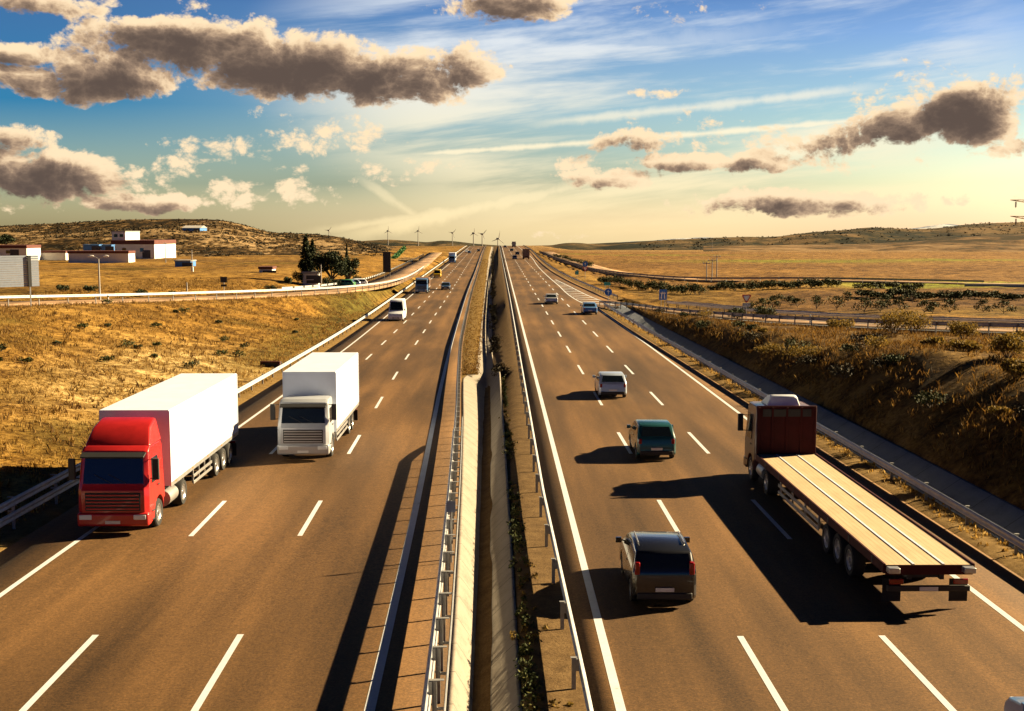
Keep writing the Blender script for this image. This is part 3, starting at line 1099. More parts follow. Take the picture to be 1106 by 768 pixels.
def car(name, label, cat, loc, rz, paint, L=4.2, Wd=1.78, Ht=1.48, kind='hatch', group=None, roof=None):
    root = thing(name, label, cat, loc, rz, group)
    h, hw = L / 2, Wd / 2
    r = 0.32
    yf, yr = h - 0.86, -h + 0.78
    belt = 0.60 * Ht + 0.06
    if kind == 'hatch':
        rw0, rw1 = (-h + 0.10, belt + 0.04), (-h + 0.52, Ht - 0.07)
        top = [(-h + 0.60, Ht - 0.035), (-0.45, Ht), (0.05, Ht - 0.02)]
        ws1, ws0 = (0.32, Ht - 0.08), (h - 1.12, belt - 0.0)
        rear = [(-h + 0.04, 0.62), (-h + 0.05, belt - 0.08)]
        nose = [(h - 0.28, 0.83), (h - 0.06, 0.68), (h, 0.52), (h - 0.03, 0.36), (h - 0.12, 0.22)]
    elif kind == 'mpv':
        rw0, rw1 = (-h + 0.07, belt + 0.04), (-h + 0.30, Ht - 0.09)
        top = [(-h + 0.40, Ht - 0.04), (-0.5, Ht), (0.25, Ht - 0.03)]
        ws1, ws0 = (0.50, Ht - 0.10), (h - 0.92, belt + 0.02)
        rear = [(-h + 0.03, 0.62), (-h + 0.04, belt - 0.08)]
        nose = [(h - 0.22, 0.90), (h - 0.05, 0.72), (h, 0.55), (h - 0.03, 0.36), (h - 0.12, 0.22)]
    elif kind == 'sedan':
        rw0, rw1 = (-h + 0.62, belt + 0.05), (-h + 1.20, Ht - 0.06)
        top = [(-h + 1.32, Ht - 0.03), (-0.30, Ht), (0.05, Ht - 0.02)]
        ws1, ws0 = (0.30, Ht - 0.08), (h - 1.28, belt - 0.0)
        rear = [(-h + 0.04, 0.62), (-h + 0.07, belt - 0.04), (-h + 0.45, belt + 0.03)]
        nose = [(h - 0.30, 0.80), (h - 0.06, 0.66), (h, 0.52), (h - 0.03, 0.36), (h - 0.12, 0.22)]
    else:                                             # van
        belt = 0.47 * Ht
        rw0, rw1 = (-h + 0.03, belt + 0.12), (-h + 0.10, Ht - 0.25)
        top = [(-h + 0.16, Ht - 0.03), (-0.5, Ht), (h - 1.75, Ht - 0.02)]
        ws1, ws0 = (h - 1.50, Ht - 0.22), (h - 0.92, belt + 0.05)
        rear = [(-h + 0.01, 0.62), (-h + 0.02, belt)]
        nose = [(h - 0.16, 0.98), (h - 0.03, 0.78), (h, 0.58), (h - 0.03, 0.38), (h - 0.12, 0.24)]
    zb = 0.24
    prof = [(-h + 0.14, zb), (-h + 0.01, 0.36)] + rear + [rw0, rw1] + top + [ws1, ws0] + nose
    prof += arch(yf, r + 0.07, zb + 0.09) + [((yf + yr) / 2, zb - 0.02)] + arch(yr, r + 0.07, zb + 0.09)
    bm = B()
    body_loft(bm, prof, hw, belt, Ht, 0.15, 0.12)
    fin('body', bm, paint, root, bevel=0.035)
    wid = lambda z: hw * (1 - 0.15 * max(0, min(1, (z - belt) / (Ht - belt))))
    # glazing
    a, b = lerp2(ws0, ws1, 0.06), lerp2(ws0, ws1, 0.94)
    bm = B()
    glass_strip(bm, a, b, wid(a[1]) - 0.15, wid(b[1]) - 0.15)
    fin('windscreen', bm, 'glass_dark', root)
    a, b = lerp2(rw0, rw1, 0.10), lerp2(rw0, rw1, 0.90)
    bm = B()
    glass_strip(bm, a, b, wid(a[1]) - 0.17, wid(b[1]) - 0.17)
    fin('rear_window', bm, 'glass_dark', root)
    zt, zl_ = Ht - 0.15, belt + 0.05

    def on(p0, p1, z):
        t = (z - p0[1]) / (p1[1] - p0[1])
        return p0[0] + (p1[0] - p0[0]) * t
    yA0, yA1 = on(ws0, ws1, zl_) - 0.12, on(ws0, ws1, zt) - 0.10
    yC0, yC1 = on(rw0, rw1, zl_) + 0.22, on(rw0, rw1, zt) + 0.16
    ym = 0.5 * (yA1 + yC1) + 0.05
    if kind == 'van':
        yC0 = yC1 = ym = yA1 - 0.75
    for s in (-1, 1):
        for (b0, b1, t0, t1) in ([(yA0, ym + 0.04, yA1, ym + 0.04)] + ([] if kind == 'van' else [(ym - 0.04, yC0, ym - 0.04, yC1)])):
            bm = B()
            pts = [(s * (wid(zl_) + 0.004), b0, zl_), (s * (wid(zt) - 0.004), t0, zt), (s * (wid(zt) - 0.004), t1, zt), (s * (wid(zl_) + 0.004), b1, zl_)]
            poly_slab(bm, pts, (s * 0.008, 0, 0))
            fin('side_window', bm, 'glass_dark', root)
        bm = B()
        tube(bm, (s * (wid(zl_) - 0.02), yA0 - 0.12, zl_ + 0.05), (s * (wid(zl_) + 0.10), yA0 - 0.14, zl_ + 0.07), 0.025, n=6)
        box(bm, s * (hw + 0.13) - 0.09, s * (hw + 0.13) + 0.09, yA0 - 0.22, yA0 - 0.10, zl_ + 0.0, zl_ + 0.16)
        fin('mirror', bm, paint if kind != 'van' else 'dark_plastic', root, bevel=0.03)
        # lamps
        bm = B()
        zz = min(0.70, nose[1][1] + 0.02)
        box(bm, s * (hw - 0.30) - 0.17, s * (hw - 0.30) + 0.17, h - 0.26, h - 0.05, zz - 0.11, zz + 0.05)
        fin('headlight', bm, 'lamp_clear', root, bevel=0.03)
        bm = B()
        tl = belt if kind in ('hatch', 'sedan') else belt + 0.18
        box(bm, s * (hw - 0.15) - 0.075, s * (hw - 0.15) + 0.075, -h + 0.035, -h + 0.22, tl - 0.26, tl - 0.02 + (0.12 if kind == 'mpv' else 0))
        fin('tail_light', bm, 'lamp_red', root, bevel=0.03)
        bm = B()
        zdh = belt - 0.10
        box(bm, s * hw - 0.012, s * hw + 0.022, ym + 0.12, ym + 0.28, zdh - 0.015, zdh + 0.015)
        fin('door_handle', bm, paint, root, bevel=0.008)
        for y in (yf, yr):
            wheel(root, s * (hw - 0.01), y, r, 0.2)
    bm = B()
    box(bm, -hw + 0.14, hw - 0.14, -h - 0.03, -h + 0.20, 0.27, 0.46)
    fin('rear_bumper', bm, 'dark_plastic', root, bevel=0.03)
    bm = B()
    box(bm, -0.26, 0.26, -h - 0.042, -h - 0.030, 0.50, 0.61)
    fin('number_plate', bm, 'plate_white', root)
    bm = B()
    for k in range(4):
        box(bm, -0.42, 0.42, h - 0.05, h + 0.008, 0.36 + k * 0.055, 0.39 + k * 0.055)
    fin('grille', bm, 'dark_plastic', root)
    bm = B()
    box(bm, -0.26, 0.26, h + 0.010, h + 0.022, 0.40, 0.51)
    fin('number_plate', bm, 'plate_white', root)
    if roof == 'rails':
        for s in (-1, 1):
            bm = B()
            tube(bm, (s * (wid(Ht) - 0.12), -h + 0.9, Ht + 0.035), (s * (wid(Ht) - 0.12), 0.0, Ht + 0.035), 0.018, n=8)
            for y in (-h + 0.95, -0.05):
                tube(bm, (s * (wid(Ht) - 0.12), y, Ht - 0.04), (s * (wid(Ht) - 0.12), y, Ht + 0.03), 0.016, n=6)
            fin('roof_rail', bm, 'bare_steel', root)
    return root


def cab_unit(root, paint, back=2.2, Ht=3.05, half=1.23, bumper=None, fairing=None, lower=None):
    """cab-over tractor cab, front face at y = 0, looking along +y"""
    wy = -1.35
    ar = [(wy + 0.62 * math.cos(PI * i / 8), 0.52 + 0.62 * math.sin(PI * i / 8)) for i in range(9)]
    prof = [(-back, 0.95), (-back, Ht - 0.15), (-back + 0.15, Ht), (-0.60, Ht), (-0.38, Ht - 0.14), (-0.12, 1.72), (-0.02, 1.58), (0.0, 0.95), (-0.06, 0.40), (-0.25, 0.38), (-0.62, 0.42)] + ar + [(wy - 0.64, 0.9)]
    bm = B()
    body_loft(bm, prof, half, 1.6, Ht, 0.07, 0.16, 0.16)
    fin('cab', bm, paint, root, bevel=0.05)
    bm = B()
    a, b = lerp2((-0.12, 1.72), (-0.38, Ht - 0.14), 0.06), lerp2((-0.12, 1.72), (-0.38, Ht - 0.14), 0.86)
    glass_strip(bm, a, b, half - 0.19, half - 0.24, 0.015)
    ws = fin('windscreen', bm, 'glass_dark', root)
    for s in (-1, 1):
        bm = B()
        tube(bm, (s * 0.25 - 0.2, a[0] + 0.03, a[1] + 0.02), (s * 0.25 + 0.42, a[0] - 0.03, a[1] + 0.33), 0.012, n=5)
        fin('wiper', bm, 'dark_plastic', ws)
    bm = B()
    poly_slab(bm, [(-half + 0.12, -0.34, Ht - 0.22), (half - 0.12, -0.34, Ht - 0.22), (half - 0.14, -0.06, Ht - 0.34), (-half + 0.14, -0.06, Ht - 0.34)], (0, 0.02, 0.05))
    fin('sun_visor', bm, 'dark_plastic' if paint != 'white_paint' else 'silver_paint', root, bevel=0.01)
    bm = B()
    box(bm, -half + 0.28, half - 0.28, -0.06, 0.012, 0.86, 1.50)
    g = fin('grille', bm, 'dark_plastic', root, bevel=0.02)
    for k in range(5):
        bm = B()
        box(bm, -half + 0.32, half - 0.32, 0.014, 0.04, 0.91 + k * 0.12, 0.965 + k * 0.12)
        fin('grille_bar', bm, lower or paint, g, bevel=0.008)
    bm = B()
    box(bm, -half - 0.01, half + 0.01, -0.40, 0.07, 0.32, 0.80)
    fin('bumper', bm, bumper or paint, root, bevel=0.09, seg=3)
    bm = B()
    box(bm, -0.26, 0.26, 0.074, 0.088, 0.42, 0.53)
    fin('number_plate', bm, 'plate_white', root)
    for s in (-1, 1):
        bm = B()
        box(bm, s * (half - 0.30) - 0.22, s * (half - 0.30) + 0.22, -0.06, 0.086, 0.56, 0.74)
        fin('headlight', bm, 'lamp_clear', root, bevel=0.03)
        # mirrors on arms
        bm = B()
        tube(bm, (s * (half - 0.05), -0.40, 2.62), (s * (half + 0.22), -0.26, 2.62), 0.02, n=6)
        tube(bm, (s * (half - 0.03), -0.36, 1.95), (s * (half + 0.22), -0.26, 1.95), 0.02, n=6)
        box(bm, s * (half + 0.22) - 0.11, s * (half + 0.22) + 0.11, -0.33, -0.19, 1.92, 2.66)
        fin('mirror', bm, 'dark_plastic', root, bevel=0.03)
        # door glass, door seam handle and steps
        bm = B()
        w0, w1 = half * (1 - 0.07 * 0.15 / (Ht - 1.6)) + 0.002, half * (1 - 0.07 * (Ht - 0.45 - 1.6) / (Ht - 1.6)) - 0.0
        poly_slab(bm, [(s * w0, -0.50, 1.75), (s * w1, -0.66, Ht - 0.45), (s * w1, -1.42, Ht - 0.45), (s * w0, -1.48, 1.75)], (s * 0.012, 0, 0))
        fin('side_window', bm, 'glass_dark', root)
        bm = B()
        box(bm, s * half - 0.01, s * half + 0.03, -1.46, -1.24, 1.52, 1.57)
        fin('door_handle', bm, 'dark_plastic', root, bevel=0.008)
        for k in range(2):
            bm = B()
            box(bm, s * (half - 0.06) - 0.09, s * (half - 0.06) + 0.09, -0.66, -0.42, 0.44 + k * 0.30, 0.48 + k * 0.30)
            fin('step', bm, 'chassis_black', root, bevel=0.01)
        wheel(root, s * (half - 0.02), wy, 0.5, 0.3)
    if fairing:
        bm = B()
        prof = [(-back + 0.05, Ht - 0.04), (-back + 0.05, fairing - 0.03), (-back + 0.2, fairing), (-1.25, Ht + (fairing - Ht) * 0.72), (-0.72, Ht + 0.05), (-0.66, Ht - 0.04)]
        body_loft(bm, prof, half - 0.09, Ht, fairing + 0.3, 0.22, 0.05, 0.2)
        fin('roof_fairing', bm, paint, root, bevel=0.06)


def truck_chassis(root, y0, y1, z0=0.72, z1=0.98):
    bm = B()
    for s in (-1, 1):
        box(bm, s * 0.45 - 0.06, s * 0.45 + 0.06, y0, y1, z0, z1)
    n = max(2, int((y1 - y0) / 1.6))
    for k in range(n):
        y = y0 + 0.1 + (y1 - y0 - 0.3) * k / (n - 1)
        box(bm, -0.388, 0.388, y, y + 0.1, z0 + 0.03, z1 - 0.04)
    return fin('chassis', bm, 'chassis_black', root)


def axle(root, y, half, r=0.5, w=0.34):
    bm = B()
    tube(bm, (-half + 0.2, y, r), (half - 0.2, y, r), 0.09, n=10)
    fin('axle', bm, 'chassis_black', root)
    for s in (-1, 1):
        wheel(root, s * half, y, r, w)


def box_body(root, name, half, y0, y1, z0, z1, mat):
    bm = B()
    box(bm, -half, half, y0, y1, z0, z1)
    for s in (-1, 1):
        for y in (y0, y1):
            box(bm, s * half - 0.03, s * half + 0.008, y - (0.008 if y == y0 else 0.06), y + (0.06 if y == y0 else 0.008), z0 + 0.132, z1 - 0.04)
        k = y0 + 1.3
        while k < y1 - 0.6:
            box(bm, s * half - 0.01, s * half + 0.005, k - 0.012, k + 0.012, z0 + 0.135, z1 - 0.05)
            k += 1.3
    o = fin(name, bm, mat, root)
    # corner posts and bottom rails stand proud of the panels
    bm = B()
    for s in (-1, 1):
        box(bm, s * half - 0.02, s * half + 0.012, y0 - 0.01, y1 + 0.01, z0 - 0.03, z0 + 0.13)
    fin('bottom_rail', bm, 'bare_steel', o)
    bm = B()
    box(bm, -half + 0.05, -0.012, y0 - 0.03, y0 - 0.002, z0 + 0.05, z1 - 0.08)
    box(bm, 0.012, half - 0.05, y0 - 0.03, y0 - 0.002, z0 + 0.05, z1 - 0.08)
    d = fin('rear_door', bm, mat, o, bevel=0.008)
    bm = B()
    for x in (-0.75, -0.28, 0.28, 0.75):
        tube(bm, (x, y0 - 0.055, z0 + 0.08), (x, y0 - 0.055, z1 - 0.12), 0.018, n=6)
    fin('locking_bar', bm, 'bare_steel', d)
    return o


def tail_set(root, half, y, z=0.78):
    bm = B()
    box(bm, -half + 0.06, half - 0.06, y - 0.10, y, z - 0.30, z - 0.14)
    fin('rear_bumper', bm, 'chassis_black', root, bevel=0.02)
    for s in (-1, 1):
        bm = B()
        box(bm, s * (half - 0.32) - 0.2, s * (half - 0.32) + 0.2, y - 0.09, y - 0.02, z - 0.1, z + 0.05)
        fin('tail_light', bm, 'lamp_red', root, bevel=0.015)
        bm = B()
        box(bm, s * (half - 0.28) - 0.26, s * (half - 0.28) + 0.26, y + 0.20, y + 0.215, 0.18, z - 0.02)
        fin('mudflap', bm, 'rubber', root)
    bm = B()
    box(bm, -0.26, 0.26, y - 0.115, y - 0.102, z - 0.28, z - 0.17)
    fin('number_plate', bm, 'plate_white', root)


def side_guards(root, half, y0, y1):
    for s in (-1, 1):
        bm = B()
        for z in (0.50, 0.76):
            box(bm, s * (half - 0.04) - 0.02, s * (half - 0.04) + 0.02, y0, y1, z, z + 0.12)
        n = 4
        for k in range(n):
            y = y0 + 0.15 + (y1 - y0 - 0.3) * k / (n - 1)
            box(bm, s * (half - 0.10) - 0.035, s * (half - 0.10) + 0.035, y - 0.03, y + 0.03, 0.52, 1.05)
        fin('side_guard', bm, 'bare_steel', root, bevel=0.008)


GM = 'motor vehicles on the motorway'
# --- red articulated lorry with white box trailer (left carriageway, coming towards the camera)
f0 = W(122, 577, 0.0)
lor = thing('articulated_lorry', 'articulated lorry with a bright red cab and tall white box trailer', 'lorry', (-13.42, 41.3, float(zL(44))), PI, GM)
cab_unit(lor, 'red_paint', 2.25, 3.05, 1.24, bumper='red_paint', fairing=3.85)
truck_chassis(lor, -5.9, -0.4)
axle(lor, -4.75, 1.22, 0.5, 0.5)
for x in (-0.95, 0.95):
    bm = B()
    tube(bm, (x, -3.9, 0.68), (x, -2.75, 0.68), 0.30, n=20)
    fin('fuel_tank', bm, 'bare_steel', lor)
tb = box_body(lor, 'trailer_box', 1.275, -14.3, -2.75, 1.16, 4.0, 'trailer_white')
truck_chassis(lor, -14.1, -5.0, 0.86, 1.13)
for y in (-10.2, -11.5, -12.8):
    axle(lor, y, 1.24, 0.5, 0.38)
side_guards(lor, 1.27, -9.3, -6.2)
for sx in (-1, 1):
    for ym_ in (-3.4, -5.9, -8.4, -10.9, -13.4):
        bm = B()
        box(bm, sx * 1.295 - 0.008, sx * 1.295 + 0.012, ym_ - 0.06, ym_ + 0.06, 1.20, 1.26)
        fin('side_marker', bm, 'lamp_orange', tb)
for s in (-1, 1):
    bm = B()
    box(bm, s * 0.85 - 0.06, s * 0.85 + 0.06, -6.0, -5.86, 0.28, 1.12)
    box(bm, s * 0.85 - 0.14, s * 0.85 + 0.14, -6.06, -5.80, 0.22, 0.28)
    fin('landing_leg', bm, 'chassis_black', lor)
tail_set(lor, 1.27, -14.25)

# --- white rigid truck
wt = thing('box_truck', 'white box truck with a pale silver cab and dark windscreen following the red lorry', 'truck', (-9.05, 55.2, float(zL(58))), PI, GM)
cab_unit(wt, 'pale_silver', 1.95, 2.85, 1.20, bumper='silver_paint', lower='silver_paint')
box_body(wt, 'cargo_box', 1.26, -11.4, -2.1, 1.05, 3.95, 'trailer_white')
truck_chassis(wt, -11.2, -0.5)
axle(wt, -7.6, 1.22, 0.5, 0.5)
axle(wt, -8.95, 1.22, 0.5, 0.5)
side_guards(wt, 1.25, -6.7, -2.6)
tail_set(wt, 1.25, -11.35)

# --- flatbed lorry (right carriageway, driving away)
fb = thing('flatbed_lorry', 'long flatbed lorry with an empty tan deck and a dark red cab and headboard', 'lorry', (11.95, 51.7, 0), 0, GM)
cab_unit(fb, 'maroon_gloss', 2.2, 3.25, 1.24, bumper='maroon_gloss')
bm = B()
prof = [(-1.95, 3.22), (-1.95, 3.62), (-1.8, 3.7), (-1.3, 3.62), (-0.75, 3.30), (-0.70, 3.22)]
body_loft(bm, prof, 0.72, 3.2, 3.9, 0.35, 0.05, 0.2)
fin('roof_fairing', bm, 'white_paint', fb, bevel=0.06)
truck_chassis(fb, -6.0, -0.4)
axle(fb, -4.3, 1.22, 0.5, 0.5)
for x in (-0.95, 0.95):
    bm = B()
    tube(bm, (x, -3.6, 0.68), (x, -2.6, 0.68), 0.30, n=20)
    fin('fuel_tank', bm, 'bare_steel', fb)


def plank_mat():
    m, t, b = new_mat('deck_planks')
    tc = t.n('ShaderNodeTexCoord').outputs['Object']
    st = t.vm('MULTIPLY', tc, (6, 0.35, 1))
    n = t.noise(st, 1.5, 6, 0.65)
    n2 = t.noise(tc, 0.7, 4, 0.6)
    sp = t.n('ShaderNodeSeparateXYZ')
    t.put(sp.inputs[0], tc)
    fr = t.math('FRACT', t.math('DIVIDE', sp.outputs[0], 0.16))
    j = t.math('LESS_THAN', fr, 0.06)
    v = t.math('ADD', t.math('MULTIPLY', n, 0.6), t.math('MULTIPLY', n2, 0.4))
    c = t.ramp(v, [(0.3, (0.33, 0.235, 0.125)), (0.5, (0.43, 0.32, 0.18)), (0.7, (0.50, 0.39, 0.24))])
    t.put(b.inputs['Base Color'], t.mix(j, c, (0.22, 0.15, 0.08)))
    b.inputs['Roughness'].default_value = 0.8


plank_mat()
Y0, Y1 = -19.2, -2.55
bm = B()
box(bm, -1.20, 1.20, Y0, Y1, 1.16, 1.30)
dk = fin('deck', bm, 'deck_planks', fb)
for x in (-0.42, 0.42):
    bm = B()
    box(bm, x - 0.035, x + 0.035, Y0 + 0.02, Y1 - 0.1, 1.303, 1.322)
    fin('lashing_rail', bm, 'white_paint', dk)
for s in (-1, 1):
    bm = B()
    box(bm, s * 1.24 - 0.036, s * 1.24 + 0.036, Y0 - 0.02, Y1, 1.06, 1.335)
    fin('side_rave', bm, 'maroon_paint', dk, bevel=0.012)
    for k in range(7):
        bm = B()
        y = Y0 + 1.0 + k * 2.3
        box(bm, s * 1.28 - 0.003, s * 1.28 + 0.022, y - 0.06, y + 0.06, 1.10, 1.29)
        fin('stake_pocket', bm, 'chassis_black', dk)
bm = B()
box(bm, -1.24, 1.24, Y1 + 0.02, Y1 + 0.10, 1.16, 3.32)
hb = fin('headboard', bm, 'maroon_paint', fb, bevel=0.015)
bm = B()
for x in (-1.17, -0.6, 0.0, 0.6, 1.17):
    box(bm, x - 0.045, x + 0.045, Y1 - 0.035, Y1 + 0.018, 1.34, 3.28)
fin('headboard_rib', bm, 'maroon_paint', hb, bevel=0.01)
bm = B()
box(bm, -1.0, 1.0, Y1 - 0.012, Y1 + 0.016, 2.88, 3.18)
fin('headboard_mesh', bm, 'sign_dark', hb)
truck_chassis(fb, -19.0, -5.2, 0.82, 1.14)
for y in (-13.2, -14.5, -15.8):
    axle(fb, y, 1.22, 0.5, 0.38)
side_guards(fb, 1.24, -12.2, -6.4)
tail_set(fb, 1.22, Y0 + 0.05, 0.85)
bm = B()
box(bm, -1.22, 1.22, Y0 - 0.03, Y0 - 0.002, 1.02, 1.30)
fin('rear_beam', bm, 'maroon_paint', fb, bevel=0.01)
for s in (-1, 1):
    bm = B()
    box(bm, s * 1.05 - 0.16, s * 1.05 + 0.16, Y0 - 0.30, Y0 - 0.032, 1.12, 1.28)
    fin('tail_bracket', bm, 'bare_steel', fb, bevel=0.02)

# --- cars
car('estate_car', 'black people carrier with roof rails, closest car on the right carriageway', 'car', (4.68, 34.9, 0), R(-1.0), 'black_paint', 4.4, 1.82, 1.62, 'mpv', GM, roof='rails')
car('dark_hatchback', 'dark teal hatchback between the black people carrier and the silver car', 'car', (7.3, 56.6, 0), R(-0.5), 'dark_green_paint', 4.2, 1.80, 1.62, 'hatch', GM)
car('silver_car', 'pale silver-blue hatchback ahead of the dark teal one', 'car', (7.25, 77.2, 0), R(-0.6), 'silver_blue_paint', 4.2, 1.78, 1.52, 'hatch', GM)
p = W(596, 328)
car('saloon_car', 'silver saloon beyond the lane dashes, left of the bright blue car', 'car', (7.75, 176, 0), 0, 'silver_paint', 4.5, 1.80, 1.46, 'sedan', GM)
car('blue_car', 'bright light-blue saloon passing the slip road nose', 'car', (11.65, 154, 0), 0, 'blue_paint', 4.4, 1.80, 1.48, 'sedan', GM)
for (px, py, lane_x, pt, lab) in [(556, 280, 6.3, 'navy_paint', 'small dark blue car left of the far brown truck'), (562, 275.5, 8.6, 'black_paint', 'small black car just ahead and left of the far brown truck'),
                                  (552.5, 271.5, 7.2, 'dark_green_paint', 'tiny dark car close to the crest of the right carriageway'), (545, 267.5, 4.6, 'navy_paint', 'tiny blue car at the crest beside the right inner barrier')]:
    q = W(px, py)
    car('distant_car', lab, 'car', (lane_x, q.y, float(zR(q.y))), 0, pt, 4.3, 1.8, 1.5, 'hatch', GM)


def far_truck(label, loc, rz, cabp, boxp, Lt=10.0, Hb=3.8):
    r_ = thing('distant_truck', label, 'truck', loc, rz, GM)
    cab_unit(r_, cabp, 1.95, 2.85, 1.20)
    box_body(r_, 'cargo_box', 1.25, -Lt, -2.1, 1.05, Hb, boxp)
    truck_chassis(r_, -Lt + 0.2, -0.5)
    axle(r_, -Lt + 2.6, 1.22, 0.5, 0.5)
    tail_set(r_, 1.24, -Lt + 0.05)
    return r_


q = W(568, 280)
far_truck('brown box truck driving away in the far right lane', (10.7, q.y + 10, 0), 0, 'brown_paint', 'brown_paint', 10, 3.9)
far_truck('tiny blue truck crossing the crest of the right carriageway', (10.6, 815, 0), 0, 'blue_paint', 'wall_grey', 9, 3.8)

# left carriageway, coming
car('white_van', 'white high-roofed van coming up behind the white box truck', 'van', (-13.4, 160, float(zL(160))), PI, 'white_paint', 5.6, 2.0, 2.75, 'van', GM)
far_truck('blue-fronted white truck with a brown load body, coming behind the white van', (-14.7, 231, float(zL(231))), PI, 'blue_paint', 'brown_paint', 8.5, 2.9)
car('navy_car', 'dark navy car overtaking in the middle lane of the left carriageway', 'car', (-10.7, 247, float(zL(247))), PI, 'navy_paint', 4.3, 1.8, 1.5, 'hatch', GM)
car('yellow_van', 'yellow van coming along the outer lane of the left carriageway', 'van', (-15.7, 313, float(zL(313))), PI, 'yellow_paint', 4.6, 1.85, 2.1, 'van', GM)
far_truck('blue and white truck coming down from the crest, left lane', (-17.2, 450, float(zL(450))), PI, 'blue_paint', 'trailer_white', 10, 3.9)
car('distant_car', 'tiny white car in the left carriageway near the crest', 'car', (-17.2, 665, float(zL(665))), PI, 'white_paint', 4.3, 1.8, 1.5, 'hatch', GM)
car('distant_car', 'tiny grey car right behind the tiny white one near the crest', 'car', (-15.2, 640, float(zL(640))), PI, 'navy_paint', 4.3, 1.8, 1.5, 'hatch', GM)
car('distant_car', 'tiny dark car in the inner lane of the left carriageway near the crest', 'car', (-11.2, 690, float(zL(690))), PI, 'black_paint', 4.3, 1.8, 1.5, 'hatch', GM)
# the car just entering the frame at the lower right corner
q = W(1112, 772, 1.3)
car('teal_car', 'light blue car of which only a front corner shows, lower right', 'car', (11.52, 22.35, 0), 0, 'blue_paint', 4.2, 1.78, 1.5, 'hatch', GM)
# cars parked on the yard by the trees
for k, (px, py, pt, lab) in enumerate([(379, 308, 'black_paint', 'black car parked in the yard right of the dark trees'), (385, 308.5, 'green_paint', 'green car parked beside the black one in the yard'),
                                       (391, 308, 'silver_blue_paint', 'pale blue car parked third from the dark trees'), (398, 307, 'white_paint', 'white car parked at the right end of the yard')]):
    q = W(px, py, 1.5)
    car('parked_car', lab, 'car', (q.x - 3, q.y + 6, hz(q.x - 3, q.y + 6)), R(70 + 14 * k), pt, 4.2, 1.78, 1.5, 'hatch', 'cars parked in the yard')


# ------------------------------------------------------------------ signs, lamps, poles
def sign_post(bm, x, y, h, r=0.04):
    tube(bm, (x, y, -0.3), (x, y, h), r, n=8)


def disc(bm, cx, cz, r, y, d=0.02, n=28):
    poly_slab(bm, [(cx + r * math.cos(2 * PI * i / n), y, cz + r * math.sin(2 * PI * i / n)) for i in range(n)], (0, d, 0))


def tri(bm, cx, cz, r, y, d=0.02):
    pts = []
    for a in (-90, 30, 150):
        for da in (-9, 9):
            pts.append((cx + r * math.cos(R(a + da)), y, cz + r * math.sin(R(a + da))))
    poly_slab(bm, pts, (0, d, 0))


def arrow(bm, cx, cz, s, y):
    poly_slab(bm, [(cx - 0.10 * s, y, cz - 0.6 * s), (cx + 0.10 * s, y, cz - 0.6 * s), (cx + 0.10 * s, y, cz + 0.05 * s), (cx + 0.38 * s, y, cz + 0.05 * s), (cx, y, cz + 0.6 * s), (cx - 0.38 * s, y, cz + 0.05 * s), (cx - 0.10 * s, y, cz + 0.05 * s)], (0, 0.008, 0))


def text(root, s, size, loc, mat, name='lettering'):
    cu = bpy.data.curves.new(name, 'FONT')
    cu.body = s
    cu.size = size
    cu.align_x = 'CENTER'
    cu.align_y = 'CENTER'
    cu.extrude = 0.004
    cu.materials.append(M(mat))
    tmp = bpy.data.objects.new(name, cu)
    me_ = bpy.data.meshes.new_from_object(tmp)
    bpy.data.objects.remove(tmp)
    o = bpy.data.objects.new(name, me_)
    COL.objects.link(o)
    o.parent = root
    o.location = loc
    o.rotation_euler = (R(90), 0, 0)
    return o


# round blue sign at the slip road nose
r_ = thing('road_sign', 'round blue sign with a white arrow at the slip road nose', 'road sign', (15.35, 167.5, 0), 0)
bm = B(); sign_post(bm, 0, 0.03, 2.55); fin('post', bm, 'pole_grey', r_)
bm = B(); disc(bm, 0, 2.1, 0.52, -0.02); pl = fin('panel', bm, 'sign_blue', r_)
bm = B(); arrow(bm, 0, 2.1, 0.55, -0.029); fin('arrow', bm, 'sign_white', pl)
# blue motorway panel
q = W(716, 327, 1.0)
r_ = thing('road_sign', 'rectangular blue sign with white motorway symbol on two posts', 'road sign', (q.x, q.y, hz(q.x, q.y)), 0)
bm = B(); sign_post(bm, -0.25, 0.03, 2.6); sign_post(bm, 0.25, 0.03, 2.6); fin('post', bm, 'pole_grey', r_)
bm = B(); box(bm, -0.52, 0.52, -0.025, 0.0, 1.25, 2.65); pl = fin('panel', bm, 'sign_blue', r_)
bm = B()
for s in (-1, 1):
    poly_slab(bm, [(s * 0.30, -0.034, 1.42), (s * 0.16, -0.034, 1.42), (s * 0.08, -0.034, 2.35), (s * 0.15, -0.034, 2.35)], (0, 0.008, 0))
box(bm, -0.36, 0.36, -0.045, -0.036, 2.10, 2.20)
fin('motorway_symbol', bm, 'sign_white', pl)
# yield sign with plate
q = AT(806, 337, 126)
zg = hz(q.x, q.y)
r_ = thing('road_sign', 'white and red give-way triangle with a small plate beneath', 'road sign', (q.x, q.y, zg), 0)
zc = AT(806, 321.5, 126).z - zg
bm = B(); sign_post(bm, 0, 0.03, zc + 0.3); fin('post', bm, 'pole_grey', r_)
bm = B(); tri(bm, 0, zc, 0.52, -0.01); pl = fin('panel', bm, 'sign_red', r_)
bm = B(); tri(bm, 0, zc, 0.35, -0.02, 0.008); fin('panel_face', bm, 'sign_white', pl)
bm = B(); box(bm, -0.42, 0.42, -0.02, 0.0, zc - 0.92, zc - 0.56); pl2 = fin('text_plate', bm, 'sign_white', r_)
text(pl2, 'STOP', 0.34, (0, -0.027, zc - 0.745), 'sign_dark')
